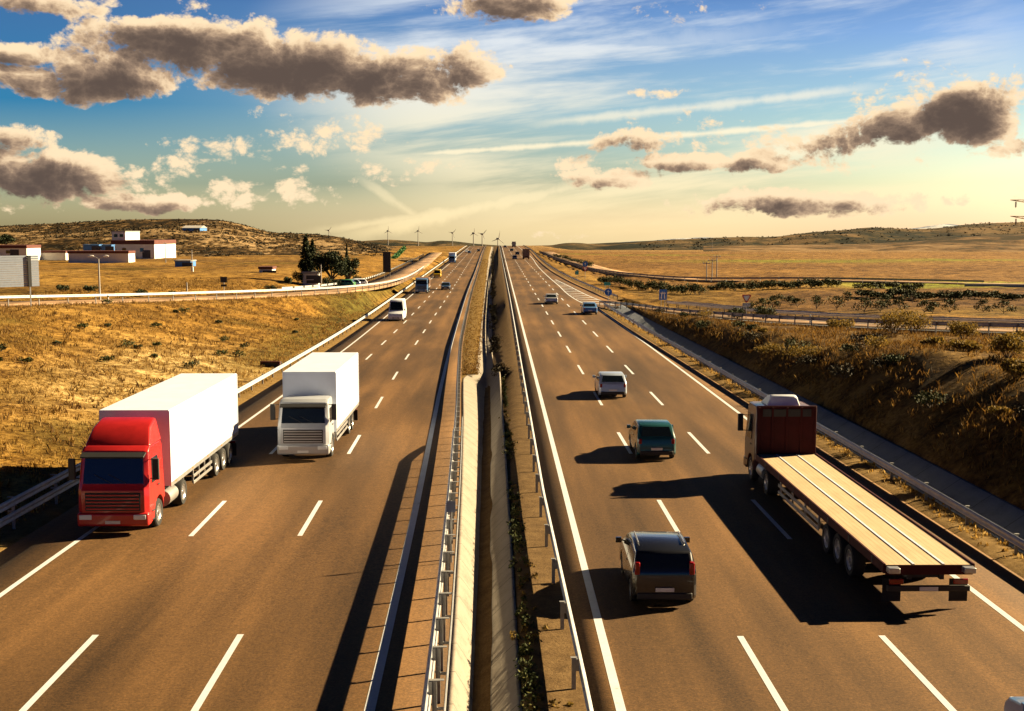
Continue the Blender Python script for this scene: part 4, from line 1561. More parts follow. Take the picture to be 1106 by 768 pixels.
# blue disc above a triangle, further on
q = W(632, 301, 0.4)
zg = hz(q.x, q.y)
r_ = thing('road_sign', 'blue round sign above a red and white triangle on one tall post', 'road sign', (q.x, q.y, zg), 0)
bm = B(); sign_post(bm, 0, 0.03, 3.5, 0.05); fin('post', bm, 'pole_grey', r_)
bm = B(); disc(bm, 0, 3.2, 0.58, -0.02); pl = fin('panel', bm, 'sign_blue', r_)
bm = B(); arrow(bm, 0, 3.2, 0.55, -0.029); fin('arrow', bm, 'sign_white', pl)
bm = B(); tri(bm, 0, 2.22, 0.58, -0.02); pl = fin('warning_panel', bm, 'sign_red', r_)
bm = B(); tri(bm, 0, 2.22, 0.38, -0.03, 0.008); fin('panel_face', bm, 'sign_white', pl)
q = W(623, 301, 0.3)
r_ = thing('road_sign', 'small teal marker sign left of the blue round sign', 'road sign', (q.x, q.y, hz(q.x, q.y)), 0)
bm = B(); sign_post(bm, 0, 0.03, 1.6); fin('post', bm, 'pole_grey', r_)
bm = B(); box(bm, -0.4, 0.4, -0.02, 0.0, 0.95, 1.75); fin('panel', bm, 'sign_teal', r_)
q = W(652, 313, 0.3)
r_ = thing('road_sign', 'low wide teal-blue panel above the barrier right of the merging lane', 'road sign', (q.x + 0.8, q.y + 2, hz(q.x + 0.8, q.y + 2)), 0)
bm = B(); sign_post(bm, -0.35, 0.03, 1.3); sign_post(bm, 0.35, 0.03, 1.3); fin('post', bm, 'pole_grey', r_)
bm = B(); box(bm, -0.6, 0.6, -0.02, 0.0, 0.75, 1.35); fin('panel', bm, 'sign_teal', r_)

# big louvred sign seen from the back on the left
q = AT(16, 331, 117)
zg = hz(q.x, q.y)
ppm = 117 / F
r_ = thing('billboard', 'large pale grey louvred sign back on two legs at the left margin', 'sign', (q.x, q.y, zg), R(42))
ppm = 117 / F / math.cos(R(42)) * 0.97
z0, z1 = AT(16, 310, 117).z - zg, AT(16, 276, 117).z - zg
bm = B()
n = 14
for k in range(n):
    a = z0 + (z1 - z0) * k / n
    box(bm, -20 * ppm, 21 * ppm, 0.0, 0.05, a + 0.004, a + (z1 - z0) / n * 0.93)
fin('panel', bm, 'sign_back', r_, bevel=0.01)
for x in (-13, 13):
    bm = B()
    box(bm, x * ppm - 0.05, x * ppm + 0.05, -0.13, -0.003, -0.4, z0)
    fin('leg', bm, 'bare_steel', r_)
    bm = B()
    box(bm, x * ppm - 0.15, x * ppm + 0.15, -0.16, -0.003, z0 + 0.002, z1 - 0.02)
    fin('support_beam', bm, 'sign_dark', r_)

# tall black sign
q = AT(418, 302, 250)
zg = hz(q.x, q.y)
r_ = thing('direction_sign', 'tall black sign panel seen from behind, right of the dark trees', 'sign', (q.x, q.y, zg), 0)
z0, z1 = AT(418, 294, 250).z - zg, AT(418, 272, 250).z - zg
bm = B(); box(bm, -0.8, 0.8, 0, 0.08, z0, z1); fin('panel', bm, 'sign_dark', r_, bevel=0.01)
for x in (-0.6, 0.6):
    bm = B(); box(bm, x - 0.06, x + 0.06, 0.083, 0.2, -0.4, z1 - 0.1); fin('leg', bm, 'pole_grey', r_)
# small dark signs on the left plain
q = AT(242, 318, 160)
zg = hz(q.x, q.y)
r_ = thing('road_sign', 'small dark sign back above the white barrier on the left', 'road sign', (q.x, q.y, zg), 0)
z1 = AT(242, 299, 160).z - zg
bm = B(); sign_post(bm, 0, 0.05, z1, 0.05); fin('post', bm, 'pole_grey', r_)
bm = B(); box(bm, -0.45, 0.45, -0.02, 0.0, z1 - 0.75, z1); fin('panel', bm, 'sign_dark', r_)
bm = B(); box(bm, -0.4, 0.4, -0.02, 0.0, z1 - 1.3, z1 - 1.0); fin('lower_panel', bm, 'sign_dark', r_)

# street lamp
q = AT(108, 325, 140)
zg = hz(q.x, q.y)
zt = AT(108, 279, 140).z - zg
r_ = thing('street_lamp', 'grey street lamp with two short arms in front of the long white building', 'street lamp', (q.x, q.y, zg), 0)
bm = B(); tube(bm, (0, 0, -0.3), (0, 0, zt), 0.13, 0.07, 10); fin('pole', bm, 'pole_grey', r_)
for s in (-1, 1):
    bm = B()
    tube(bm, (0, 0, zt - 0.05), (s * 0.55, 0, zt + 0.22), 0.035, n=8)
    fin('arm', bm, 'pole_grey', r_)
    bm = B()
    lathe_x(bm, [(0, 0.03), (0.1, 0.10), (0.5, 0.13), (0.68, 0.05)] if s > 0 else [(0, 0.03), (-0.1, 0.10), (-0.5, 0.13), (-0.68, 0.05)], 12, s * 0.5, 0, zt + 0.25)
    fin('lamp_head', bm, 'plastic_white', r_)

# utility poles
def pole(label, px, pyb, pyt, Y, arm=0.0, base=False):
    q = AT(px, pyb, Y)
    zg = hz(q.x, q.y)
    zt = AT(px, pyt, Y).z - zg
    r_ = thing('utility_pole', label, 'pole', (q.x, q.y, zg), 0, 'poles on the plains')
    bm = B(); tube(bm, (0, 0, -0.3), (0, 0, zt), 0.12, 0.08, 8); fin('shaft', bm, 'pole_grey', r_)
    if arm:
        bm = B()
        box(bm, -arm, arm, -0.05, 0.05, zt - 0.35, zt - 0.22)
        for x in (-arm * 0.9, 0, arm * 0.9):
            tube(bm, (x, 0, zt - 0.22), (x, 0, zt + 0.05), 0.05, n=6)
        fin('crossarm', bm, 'pole_grey', r_)
    if base:
        bm = B()
        box(bm, -0.22, 0.22, -0.22, 0.22, 0, 1.1)
        fin('cabinet', bm, 'wall_white', r_, bevel=0.02)
    return r_


pole('thin pole with a white cabinet at its foot beside the blue shed', 208, 304, 270, 250, 0, True)
pole('thin short pole standing in the straw field left of the small dark sign', 202, 318, 305, 165)
pole('slim pole above the yard by the main white building', 179, 284, 262, 330, 0.5)
pole('grey pole close to the right side of the dark cypress', 347, 310, 286, 205, 0)
pole('left pole of the trio in front of the tan field', 763, 299, 283, 240, 0.7)
pole('middle pole of the trio in front of the tan field', 769, 299, 280, 243, 0.9)
pole('right pole of the trio in front of the tan field', 774, 298, 276, 246, 0.7)
pole('far slim pole at the edge of the hills, centre right', 769, 272, 258, 700, 1.0)
for (px, py, Y, lab) in [(765, 339, 130, 'white delineator post at the bend of the right slip road'), (875, 345, 112, 'white delineator post behind the right slip road, left of the bushes'), (326, 384, 98, 'thin white marker post by the left outer barrier, near the white truck'), (393, 345, 158, 'thin white marker post by the left outer barrier, near the white van'), (117, 328, 133, 'short white marker post under the street lamp')]:
    q = AT(px, py, Y)
    zg = hz(q.x, q.y)
    r_ = thing('delineator_post', lab, 'post', (q.x, q.y, zg), 0, 'white delineator posts')
    bm = B(); box(bm, -0.06, 0.06, -0.05, 0.05, -0.2, 1.05); fin('shaft', bm, 'plastic_white', r_, bevel=0.015)
    bm = B(); box(bm, -0.063, 0.063, -0.053, 0.053, 0.72, 0.9); fin('reflector', bm, 'sign_dark', r_)
r_ = thing('marker_post', 'thin steel marker post beside the inner barrier of the left carriageway', 'post', (float(xrailLm(38)) + 0.05, 37.6, 0), 0)
bm = B(); tube(bm, (0, 0, -0.2), (0, 0, 2.0), 0.025, n=8); fin('shaft', bm, 'post_steel', r_)
bm = B(); box(bm, -0.14, 0.14, -0.035, -0.026, 1.62, 1.98); fin('plate', bm, 'sign_back', r_)

# lattice power pylon, mostly outside the right margin
q = AT(1134, 285, 300)
zg = hz(q.x, q.y)
r_ = thing('power_pylon', 'lattice power pylon whose arm reaches in at the right margin', 'pylon', (q.x, q.y, zg), 0)
zt = AT(1134, 195, 300).z - zg
bm = B()
tw = lambda z: 1.7 * (1 - z / zt) + 0.35
lv = [zt * k / 9 for k in range(10)]
for sx in (-1, 1):
    for sy in (-1, 1):
        for a, b in zip(lv, lv[1:]):
            tube(bm, (sx * tw(a), sy * tw(a), a), (sx * tw(b), sy * tw(b), b), 0.09, n=5)
for a, b in zip(lv, lv[1:]):
    for s in (-1, 1):
        tube(bm, (-tw(a), s * tw(a), a), (tw(b), s * tw(b), b), 0.05, n=4)
        tube(bm, (tw(a), s * tw(a), a), (-tw(b), s * tw(b), b), 0.05, n=4)
        tube(bm, (s * tw(a), -tw(a), a), (s * tw(b), tw(b), b), 0.05, n=4)
fin('tower', bm, 'pylon_steel', r_)
za = AT(1090, 216, 300).z - zg
for lvl, ln in ((za, 10.6), (za - 4.2, 10.4)):
    for s in (-1, 1):
        bm = B()
        w = tw(lvl)
        tip = (s * ln, 0, lvl + (0 if lvl == za else 0.2))
        for sy in (-1, 1):
            tube(bm, (s * w, sy * w, lvl - 1.5), tip, 0.09, n=5)
            tube(bm, (s * w, sy * w, lvl), tip, 0.09, n=5)
        for k in range(1, 7):
            t = k / 7
            a = Vector((s * w, w, lvl - 1.5)).lerp(Vector(tip), t)
            b = Vector((s * w, w, lvl)).lerp(Vector(tip), max(0, t - 0.12))
            c = Vector((s * w, -w, lvl - 1.5)).lerp(Vector(tip), t)
            tube(bm, a, b, 0.05, n=4)
            tube(bm, a, c, 0.05, n=4)
        fin('crossarm', bm, 'pylon_steel', r_)
        bm = B()
        ix = s * (ln - 1.4)
        for k in range(6):
            tube(bm, (ix, 0, lvl - 0.5 - k * 0.22), (ix, 0, lvl - 0.66 - k * 0.22), 0.22, n=8)
        tube(bm, (ix, 0, lvl - 0.2), (ix, 0, lvl - 2.0), 0.06, n=5)
        fin('insulator', bm, 'sign_dark', r_)


# ------------------------------------------------------------------ hills
HILLS = {}


def hill(name, sky, Df, Dr, zf_py, mat, rough=1.0, cols=160, rows=46, nseed=1, back=0.5, ns=40.0):
    """ridge as real ground: sky is the (px, py) crest line, Df foot distance, Dr crest distance"""
    xs, ys = tab(sky)
    us = np.linspace(xs[0], xs[-1], cols)
    cr = np.interp(us, xs, ys)
    ker = np.ones(3) / 3
    cr = np.convolve(np.pad(cr, 1, mode='edge'), ker, 'valid')
    v, f = [], []
    tt = np.concatenate([np.linspace(0, 1, rows), 1 + np.linspace(0.08, back, 10)])
    grid = np.zeros((len(tt), cols, 3))
    for j, t in enumerate(tt):
        Dj = Df + (Dr - Df) * t
        for i, u in enumerate(us):
            foot, top = AT(u, zf_py, Df).z - 0.8, AT(u, cr[i], Dr).z
            s = t if t <= 1 else 1 - (t - 1) ** 1.5 * 0.9
            s = max(0, s)
            sh = s * s * (3 - 2 * s) * 0.55 + s * 0.45 if t <= 1 else s
            p = AT(u, 250, Dj)
            grid[j, i] = (p.x, Dj, foot + (top - foot) * sh)
    amp = rough * np.clip(np.sin(np.clip(tt, 0, 1) * PI) * 1.0 + 0.12 * (tt > 0.05), 0, 1)
    nz = vnoise(grid[..., 0], grid[..., 1], ns, nseed) + 0.5 * vnoise(grid[..., 0], grid[..., 1], ns * 0.37, nseed + 1) + 0.3 * vnoise(grid[..., 0], grid[..., 1], ns * 0.15, nseed + 2)
    grid[..., 2] += nz * amp[:, None]
    k = np.arange(grid.shape[0] * cols).reshape(-1, cols)
    fa = np.stack([k[:-1, :-1], k[:-1, 1:], k[1:, 1:], k[1:, :-1]], -1).reshape(-1, 4)
    o = pyd(name, grid.reshape(-1, 3).tolist(), fa.tolist(), mat, smooth=True)
    HILLS[name] = (us, grid[:rows])
    return tag(o, kind='structure')


hill('left_hill', [(-420, 262), (-300, 250), (-120, 247), (0, 244), (50, 241.5), (101, 239), (139, 237), (192, 236.5), (222, 236.8), (240, 237.7), (263, 242.8), (280, 248), (293, 251.2), (328, 253), (361, 255.4), (387, 260.5), (417, 268), (440, 275), (452, 280)], 430, 720, 279, 'hill_scrub', 1.6, 260, 60, 3, ns=45)
hill('far_left_hills', [(300, 262), (386, 260.5), (417, 258.7), (442, 260), (462, 262.5), (475, 259.8), (488, 260.5), (500, 263), (513, 265.6), (530, 268), (560, 271)], 2600, 3600, 270, 'hill_far', 10, 90, 24, 9, ns=300)
hill('far_centre_hills', [(520, 270), (545, 268.5), (570, 268), (596, 267), (608, 263.4), (618, 262.8), (629, 263.2), (641, 265.5), (660, 268), (700, 270)], 1500, 2100, 272, 'hill_far', 5, 90, 24, 13, ns=200)
hill('right_hills', [(600, 270), (641, 268), (697, 263), (735, 260.5), (773, 258), (800, 257.5), (848, 256), (883, 251), (912, 249), (942, 246), (975, 247.5), (1001, 248), (1020, 246), (1040, 243.4), (1106, 241), (1250, 236), (1500, 240)], 1300, 2400, 271, 'hill_far', 8, 170, 40, 17, ns=260)
hill('near_right_hills', [(760, 270), (850, 268), (930, 266), (985, 262), (1020, 258), (1060, 255), (1106, 253), (1250, 247), (1500, 246)], 640, 1050, 275, 'hill_pale', 2.5, 120, 36, 23, ns=120)
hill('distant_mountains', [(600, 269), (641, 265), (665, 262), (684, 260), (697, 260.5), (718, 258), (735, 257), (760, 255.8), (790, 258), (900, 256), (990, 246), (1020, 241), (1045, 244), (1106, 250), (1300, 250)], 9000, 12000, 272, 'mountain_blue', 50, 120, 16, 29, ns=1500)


def on_hill(name, px, py):
    us, g = HILLS[name]
    i = int(np.clip(np.searchsorted(us, px), 0, len(us) - 1))
    colm = g[:, i]
    best, bp = None, 1e9
    for p in colm:
        d = Vector(p) - Vector((0, 0, CH))
        yy_ = CY - F * (d.dot(up) / d.dot(fw))
        if abs(yy_ - py) < bp:
            bp, best = abs(yy_ - py), p
    return Vector(best)


def scrub_on(name, hillname, n, cols, size):
    us, g = HILLS[hillname]
    vs, fs = [], []
    i0, i1 = np.searchsorted(us, cols[0]), np.searchsorted(us, cols[1])
    for k in range(n):
        i = int(i0 + (i1 - i0 - 1) * rng.random())
        j = int((g.shape[0] - 2) * rng.random() ** 0.7) + 1
        p = g[j - 1, i] * (1 - rng.random()) + g[j, i + 0] * 0
        a, b = rng.random(), rng.random()
        p = (g[j - 1, i] * (1 - a) + g[j, i] * a) * (1 - b) + (g[j - 1, i + 1] * (1 - a) + g[j, i + 1] * a) * b
        if vnoise(np.array([p[0]]), np.array([p[1]]), 28, 77)[0] + 0.7 * rng.random() < 0.1:
            continue
        s = size * (0.5 + rng.random())
        leaf_cloud([(p[0], p[1], p[2] + s * 0.25)], [(s, s, s * 0.6)], [9], s * 0.55, out=(vs, fs))
    return tag(pyd(name, vs, fs, 'leaf_scrub'), kind='stuff')


# ------------------------------------------------------------------ buildings
def building(name, label, x0, x1, yt, yb, Y, depth, wall, roofm, roof_h=0.9, wins=4, door=True, pitched=False, ground=None, extra=None):
    a, b = AT(x0, yb, Y), AT(x1, yb, Y)
    zt = AT(x0, yt, Y).z
    zb = a.z if ground is None else ground
    w = b.x - a.x
    h = zt - zb
    r_ = thing(name, label, 'building', ((a.x + b.x) / 2, Y, zb), 0)
    hw = w / 2
    bm = B(); box(bm, -hw, hw, 0, depth, -2.5, h - roof_h); fin('wall', bm, wall, r_)
    bm = B()
    if pitched:
        pts = [(-hw - 0.3, -0.4, h - roof_h), (-hw - 0.3, depth + 0.4, h - roof_h), (-hw - 0.3, depth / 2, h)]
        poly_slab(bm, pts, (w + 0.6, 0, 0))
    else:
        box(bm, -hw - 0.15, hw + 0.15, -0.25, depth + 0.15, h - roof_h + 0.003, h)
    ro = fin('roof', bm, roofm, r_)
    for k in range(wins):
        bm = B()
        x = -hw + w * (k + 0.7) / (wins + 0.4)
        wh = min(1.2, (h - roof_h) * 0.35)
        zc = (h - roof_h) * 0.6
        box(bm, x - 0.6, x + 0.6, -0.03, -0.003, zc - wh / 2, zc + wh / 2)
        wn = fin('window', bm, 'glass_dark', r_)
        bm = B()
        box(bm, x - 0.7, x + 0.7, -0.08, -0.004, zc - wh / 2 - 0.13, zc - wh / 2 - 0.004)
        fin('sill', bm, 'wall_white', wn)
    if door:
        bm = B()
        x = hw * 0.62
        dw, dh = 1.3, min(2.6, (h - roof_h) * 0.85)
        box(bm, x - dw, x + dw, -0.05, -0.004, 0, dh)
        fin('door', bm, 'door_dark', r_)
    return r_


building('white_building', 'low white building with a dark red roof behind the louvred sign', -40, 29, 264.8, 278, 360, 11, 'wall_white', 'roof_red', 0.9, 2)
building('small_building', 'low pale shed with dark red roof between the sign and the long building', 44, 71, 271, 279, 372, 7, 'wall_white', 'roof_red', 0.6, 0, False)
building('long_building', 'long low blue-grey building behind the street lamp', 74, 139, 271, 286, 335, 6, 'wall_white', 'roof_red', 0.7, 0, False)
mb = building('main_building', 'big two-level white building with a dark red roof band at the foot of the hill', 121, 167, 259.5, 279, 392, 26, 'wall_white', 'roof_red', 1.3, 2)
ub = building('rooftop_block', 'raised white block standing on the dark red roofed main building', 121, 135.5, 249.5, 260, 400, 16, 'wall_white', 'roof_grey', 0.4, 2, False)
building('blue_container', 'left of the two blue containers behind the long building', 90, 107, 264, 271.5, 366, 3, 'wall_blue', 'wall_blue', 0.2, 0)
building('blue_container', 'right of the two blue containers, next to the main building', 110, 120.5, 264.3, 271.5, 366, 3, 'wall_blue', 'wall_blue', 0.2, 0)
building('blue_shed', 'blue metal shed right of the main building', 189, 206, 281, 290, 290, 5, 'wall_blue', 'roof_grey', 0.3, 0)
ph = on_hill('left_hill', 208, 250.5)
building('hill_barn', 'pale barn with a light roof high up on the scrubby hill', 197, 216, 243.5, 250, ph.y, 14, 'wall_blue', 'roof_grey', 1.2, 2, True, True, ground=ph.z - 0.5)
building('white_hut', 'small white hut with dark roof on the plain left of the cypress', 280, 294, 288, 300, 240, 4, 'wall_white', 'roof_red', 0.5, 1)
building('tree_hut', 'pale blue-white hut tucked under the dark trees', 327, 342, 293.5, 306, 212, 4, 'wall_white', 'roof_grey', 0.4, 1)
building('low_shed', 'low white shed beyond the green strip at the right margin', 1086, 1112, 309, 315, 200, 5, 'wall_white', 'roof_grey', 0.3, 0, False)
building('low_shed', 'low white shed beyond the green strip, left of the marginal one', 1028, 1042, 310, 315, 203, 5, 'wall_white', 'roof_grey', 0.3, 0, False)
a, b = AT(1042, 318, 201), AT(1150, 320, 196)
bm = B()
poly_slab(bm, [(a.x, a.y, -1), (b.x, b.y, -1), (b.x, b.y, hz(b.x, b.y) + 0.55), (a.x, a.y, hz(a.x, a.y) + 0.55)], (0, 0.3, 0))
wl = fin('field_wall', bm, 'wall_grey', None)
tag(wl, 'long low grey wall linking the white sheds on the right', 'wall')
# culvert headwall in the left bank
r_ = thing('culvert', 'small concrete culvert with a dark mouth behind the left outer barrier', 'culvert', (-18.75, 98.5, float(zL(97)) - 0.15), R(-8))
bm = B()
box(bm, -0.85, -0.6, 0, 0.2, -1, 0.5)
box(bm, 0.6, 0.85, 0, 0.2, -1, 0.5)
box(bm, -0.85, 0.85, 0, 0.2, 0.502, 0.62)
fin('headwall', bm, 'roof_red', r_, bevel=0.02)
bm = B(); box(bm, -0.6, 0.6, 0.1, 1.2, -0.8, 0.50); fin('mouth', bm, 'sign_dark', r_)


# ------------------------------------------------------------------ wind turbines
def turbine(label, px, pyh, pyb, Y, rad_px, ang):
    hub, base = AT(px, pyh, Y), AT(px, pyb, Y)
    rr_ = 0.78 * rad_px * Y / F
    h = hub.z - base.z
    r_ = thing('wind_turbine', label, 'wind turbine', (base.x, Y, base.z), R(20), 'wind turbines on the skyline')
    bm = B(); tube(bm, (0, 0, -20), (0, 0, h), h * 0.03 + 0.5, h * 0.018 + 0.3, 14); fin('tower', bm, 'turbine_white', r_)
    bm = B(); box(bm, -1.8, 1.8, -4.5, 5.5, h - 1.4, h + 2.0); fin('nacelle', bm, 'turbine_white', r_, bevel=0.6)
    bm = B(); lathe = [(0, 1.7), (1.4, 1.2), (2.0, 0.3)]
    n = 12
    rings = [[bm.verts.new((r * math.cos(2 * PI * i / n), -4.6 - d, h + 0.3 + r * math.sin(2 * PI * i / n))) for i in range(n)] for d, r in lathe]
    for a, b in zip(rings, rings[1:]):
        for i in range(n):
            bm.faces.new((a[i], a[(i + 1) % n], b[(i + 1) % n], b[i]))
    bm.faces.new(rings[0]); bm.faces.new(rings[-1])
    fin('hub', bm, 'turbine_white', r_)
    for k in range(3):
        a = R(ang + 120 * k)
        d = Vector((math.sin(a), 0, math.cos(a)))
        s = Vector((math.cos(a), 0, -math.sin(a)))
        c = Vector((0, -5.4, h + 0.3))
        bm = B()
        st = [(0.03, 0.5, 0.5), (0.18, 0.9, 0.4), (0.6, 0.55, 0.25), (1.0, 0.2, 0.1)]
        prev = None
        for t, cw, th in st:
            o = c + d * (rr_ * t)
            ring = [bm.verts.new(o + s * cw * 1.3), bm.verts.new(o + Vector((0, th, 0))), bm.verts.new(o - s * cw * 0.8), bm.verts.new(o - Vector((0, th, 0)))]
            if prev:
                for i in range(4):
                    bm.faces.new((prev[i], prev[(i + 1) % 4], ring[(i + 1) % 4], ring[i]))
            else:
                bm.faces.new(ring)
            prev = ring
        bm.faces.new(prev)
        fin('blade', bm, 'turbine_white', r_)


turbine('leftmost wind turbine, just above the scrubby left hill', 355, 249, 258, 3300, 6.5, 35)
turbine('second wind turbine from the left, above the tall black sign', 419, 249.5, 261, 3300, 7, 0)
turbine('third wind turbine from the left, at the dip of the far hills', 451.6, 249.5, 262, 3300, 7, 5)
turbine('fourth wind turbine from the left, at the right end of the far hills', 488.6, 251.6, 262, 3300, 7, 40)
turbine('fifth wind turbine from the left, standing close to the sixth', 511.4, 252, 268, 2700, 7, 2)
turbine('sixth wind turbine from the left, over the end of the left carriageway', 520.8, 253, 268, 2600, 8, 42)
turbine('nearest wind turbine with clearly visible blades, over the end of the median', 537.7, 258, 272, 2500, 11, 10)


# ------------------------------------------------------------------ vegetation
def leaf_cloud(centers, radii, counts, size, flat=1.0, out=None):
    """leaf quads scattered through lumps; arrays of verts and faces"""
    vs, fs = ([], []) if out is None else out
    for c, r, n in zip(centers, radii, counts):
        d = rng.normal(size=(n, 3))
        d /= np.linalg.norm(d, axis=1)[:, None]
        rr_ = rng.random(n) ** 0.45
        p = np.asarray(c) + d * rr_[:, None] * np.asarray(r)
        for q in p:
            a = rng.normal(size=3)
            a /= np.linalg.norm(a)
            b = np.cross(a, rng.normal(size=3))
            b /= np.linalg.norm(b) + 1e-9
            s = size * (0.6 + 0.8 * rng.random())
            k = len(vs)
            vs += [q - a * s, q + b * s * 0.45, q + a * s, q - b * s * 0.45]
            fs.append((k, k + 1, k + 2, k + 3))
    return vs, fs


def tree(name, label, cat, loc, h, spread, mat, kind='broad', group=None, n=2600, leaf=0.16):
    r_ = thing(name, label, cat, loc, rng.random() * 6, group)
    bm = B()
    cents, rads, cnts = [], [], []
    if kind == 'cypress':
        tube(bm, (0, 0, -0.4), (0, 0, h * 0.9), 0.22, 0.03, 8)
        for k in range(22):
            t = k / 21
            z = h * (0.08 + 0.90 * t)
            w = spread * (0.55 + 0.9 * math.sin(PI * min(1, 0.25 + t * 0.55))) * (1 - t ** 3 * 0.85) * 0.6
            for m in range(3):
                a = rng.random() * 6.28
                cents.append((math.cos(a) * w * 0.5, math.sin(a) * w * 0.5, z + rng.normal() * 0.15))
                rads.append((w * 0.55, w * 0.55, h * 0.07))
                cnts.append(max(6, int(n / 66)))
            if k % 3 == 0:
                a = rng.random() * 6.28
                tube(bm, (0, 0, z), (math.cos(a) * w * 0.8, math.sin(a) * w * 0.8, z + h * 0.06), 0.05, 0.015, 5)
    else:
        th = h * (0.22 if kind == 'broad' else 0.10)
        tube(bm, (0, 0, -0.4), (0.03 * h, 0, th), 0.05 * h * 0.55, 0.04 * h * 0.5, 8)
        nl = 9 if kind == 'broad' else 4
        for k in range(nl):
            a = 2.4 * k + rng.random()
            rr_ = spread * (0.35 + 0.5 * rng.random())
            z = h * ((0.45 if kind == 'broad' else 0.32) + 0.42 * rng.random())
            e = (math.cos(a) * rr_, math.sin(a) * rr_, z)
            tube(bm, (0.03 * h, 0, th * (0.8 + 0.2 * rng.random())), e, 0.022 * h, 0.008 * h, 6)
            cents.append(e)
            q = spread * (0.38 + 0.22 * rng.random())
            rads.append((q, q, q * 0.75))
            cnts.append(int(n / (nl + 2)))
        cents.append((0, 0, h * 0.78))
        rads.append((spread * 0.55, spread * 0.55, h * 0.2))
        cnts.append(int(2 * n / (nl + 2)))
    fin('trunk', bm, 'bark', r_)
    vs, fs = leaf_cloud(cents, rads, cnts, leaf)
    pyd('crown', vs, fs, mat, r_)
    return r_


def place(px, py, Y):
    q = AT(px, py, Y)
    return (q.x, q.y, hz(q.x, q.y))


def ht(px, pyt, Y, zg):
    return AT(px, pyt, Y).z - zg


l = place(331, 308, 215)
tree('cypress_tree', 'tallest dark cypress, at the left of the dark grove', 'tree', l, ht(331, 256, 215, l[2]), 1.75, 'leaf_dark', 'cypress', n=3600, leaf=0.24)
l = place(338, 308, 217)
tree('cypress_tree', 'second dark cypress leaning against the tallest one', 'tree', l, ht(338, 260, 217, l[2]), 1.4, 'leaf_dark', 'cypress', n=2600, leaf=0.22)
l = place(360, 308, 214)
tree('broad_tree', 'broad dark round-crowned tree in the middle of the grove', 'tree', l, ht(360, 269, 214, l[2]), 2.9, 'leaf_dark', n=4200, leaf=0.22)
l = place(376, 306, 222)
tree('broad_tree', 'lower dark tree at the right end of the grove', 'tree', l, ht(376, 277, 222, l[2]), 1.9, 'leaf_dark', n=2400, leaf=0.2)
l = place(375, 300, 240)
tree('cypress_tree', 'thin dark cypress behind the lower tree of the grove', 'tree', l, ht(375, 266, 240, l[2]), 0.7, 'leaf_dark', 'cypress', n=900, leaf=0.2)
ph = AT(6, 262, 470)
tree('broad_tree', 'lone dark tree on the hillside at the left margin', 'tree', (ph.x, ph.y, AT(6, 265, 470).z - 1.0), 5.4, 3.2, 'leaf_dark', n=1600, leaf=0.35)


def bush(name, label, loc, rx, h, mat, group, n=420, leaf=0.09, cat='bush', stems=5):
    r_ = thing(name, label, cat, loc, rng.random() * 6, group)
    bm = B()
    cents, rads, cnts = [], [], []
    for k in range(stems):
        a = 2 * PI * k / stems + rng.random()
        q = rx * (0.25 + 0.45 * rng.random())
        e = (math.cos(a) * q, math.sin(a) * q, h * (0.45 + 0.3 * rng.random()))
        tube(bm, (0, 0, -0.1), e, 0.02 + 0.012 * h, 0.006 + 0.004 * h, 5)
        cents.append(e)
        rads.append((rx * 0.5, rx * 0.5, h * 0.38))
        cnts.append(n // stems)
    fin('stem', bm, 'bark', r_)
    vs, fs = leaf_cloud(cents, rads, cnts, leaf)
    pyd('foliage', vs, fs, mat, r_)
    return r_


scrub_on('hillside_scrub', 'left_hill', 6500, (-60, 425), 0.62)
scrub_on('ridge_scrub', 'right_hills', 1500, (690, 1120), 1.8)
# shrubs under the grove
for (px, py, Y, rx, h, lab) in [(352, 309, 208, 1.3, 1.9, 'dark shrub under the round tree, left'), (366, 309, 207, 1.5, 1.7, 'dark shrub under the round tree, right'), (322, 308, 211, 1.3, 2.2, 'dark shrub at the foot of the tallest cypress'), (312, 310, 208, 0.9, 1.2, 'small dark shrub left of the grove'), (386, 304, 228, 1.3, 1.6, 'dark shrub by the parked cars')]:
    bush('shrub', lab, place(px, py, Y), rx, h, 'leaf_dark', 'shrubs of the dark grove', 700, 0.13)
# olive trees in the brown plot
ol = [(812, 333, 140), (823, 331, 148), (834.6, 332, 146), (842, 332, 143), (854, 331, 149), (861, 332, 145), (882, 334, 140), (904, 336, 136), (933, 340, 128), (951, 340, 127), (958.5, 339, 131), (973, 341, 127), (998, 343, 124), (1007, 343, 125), (1026, 344, 122), (1084, 346, 121), (1062, 341, 128), (916, 330, 150), (985, 333, 142)]
for k, (px, py, Y) in enumerate(ol):
    l = place(px, py, Y)
    tree('olive_tree', 'small forked olive tree standing in the brown plot behind the slip road', 'tree', l, 1.2 + 0.9 * rng.random(), 0.8 + 0.35 * rng.random(), 'leaf_green', 'olive', 'olive trees of the brown plot', n=420, leaf=0.10)
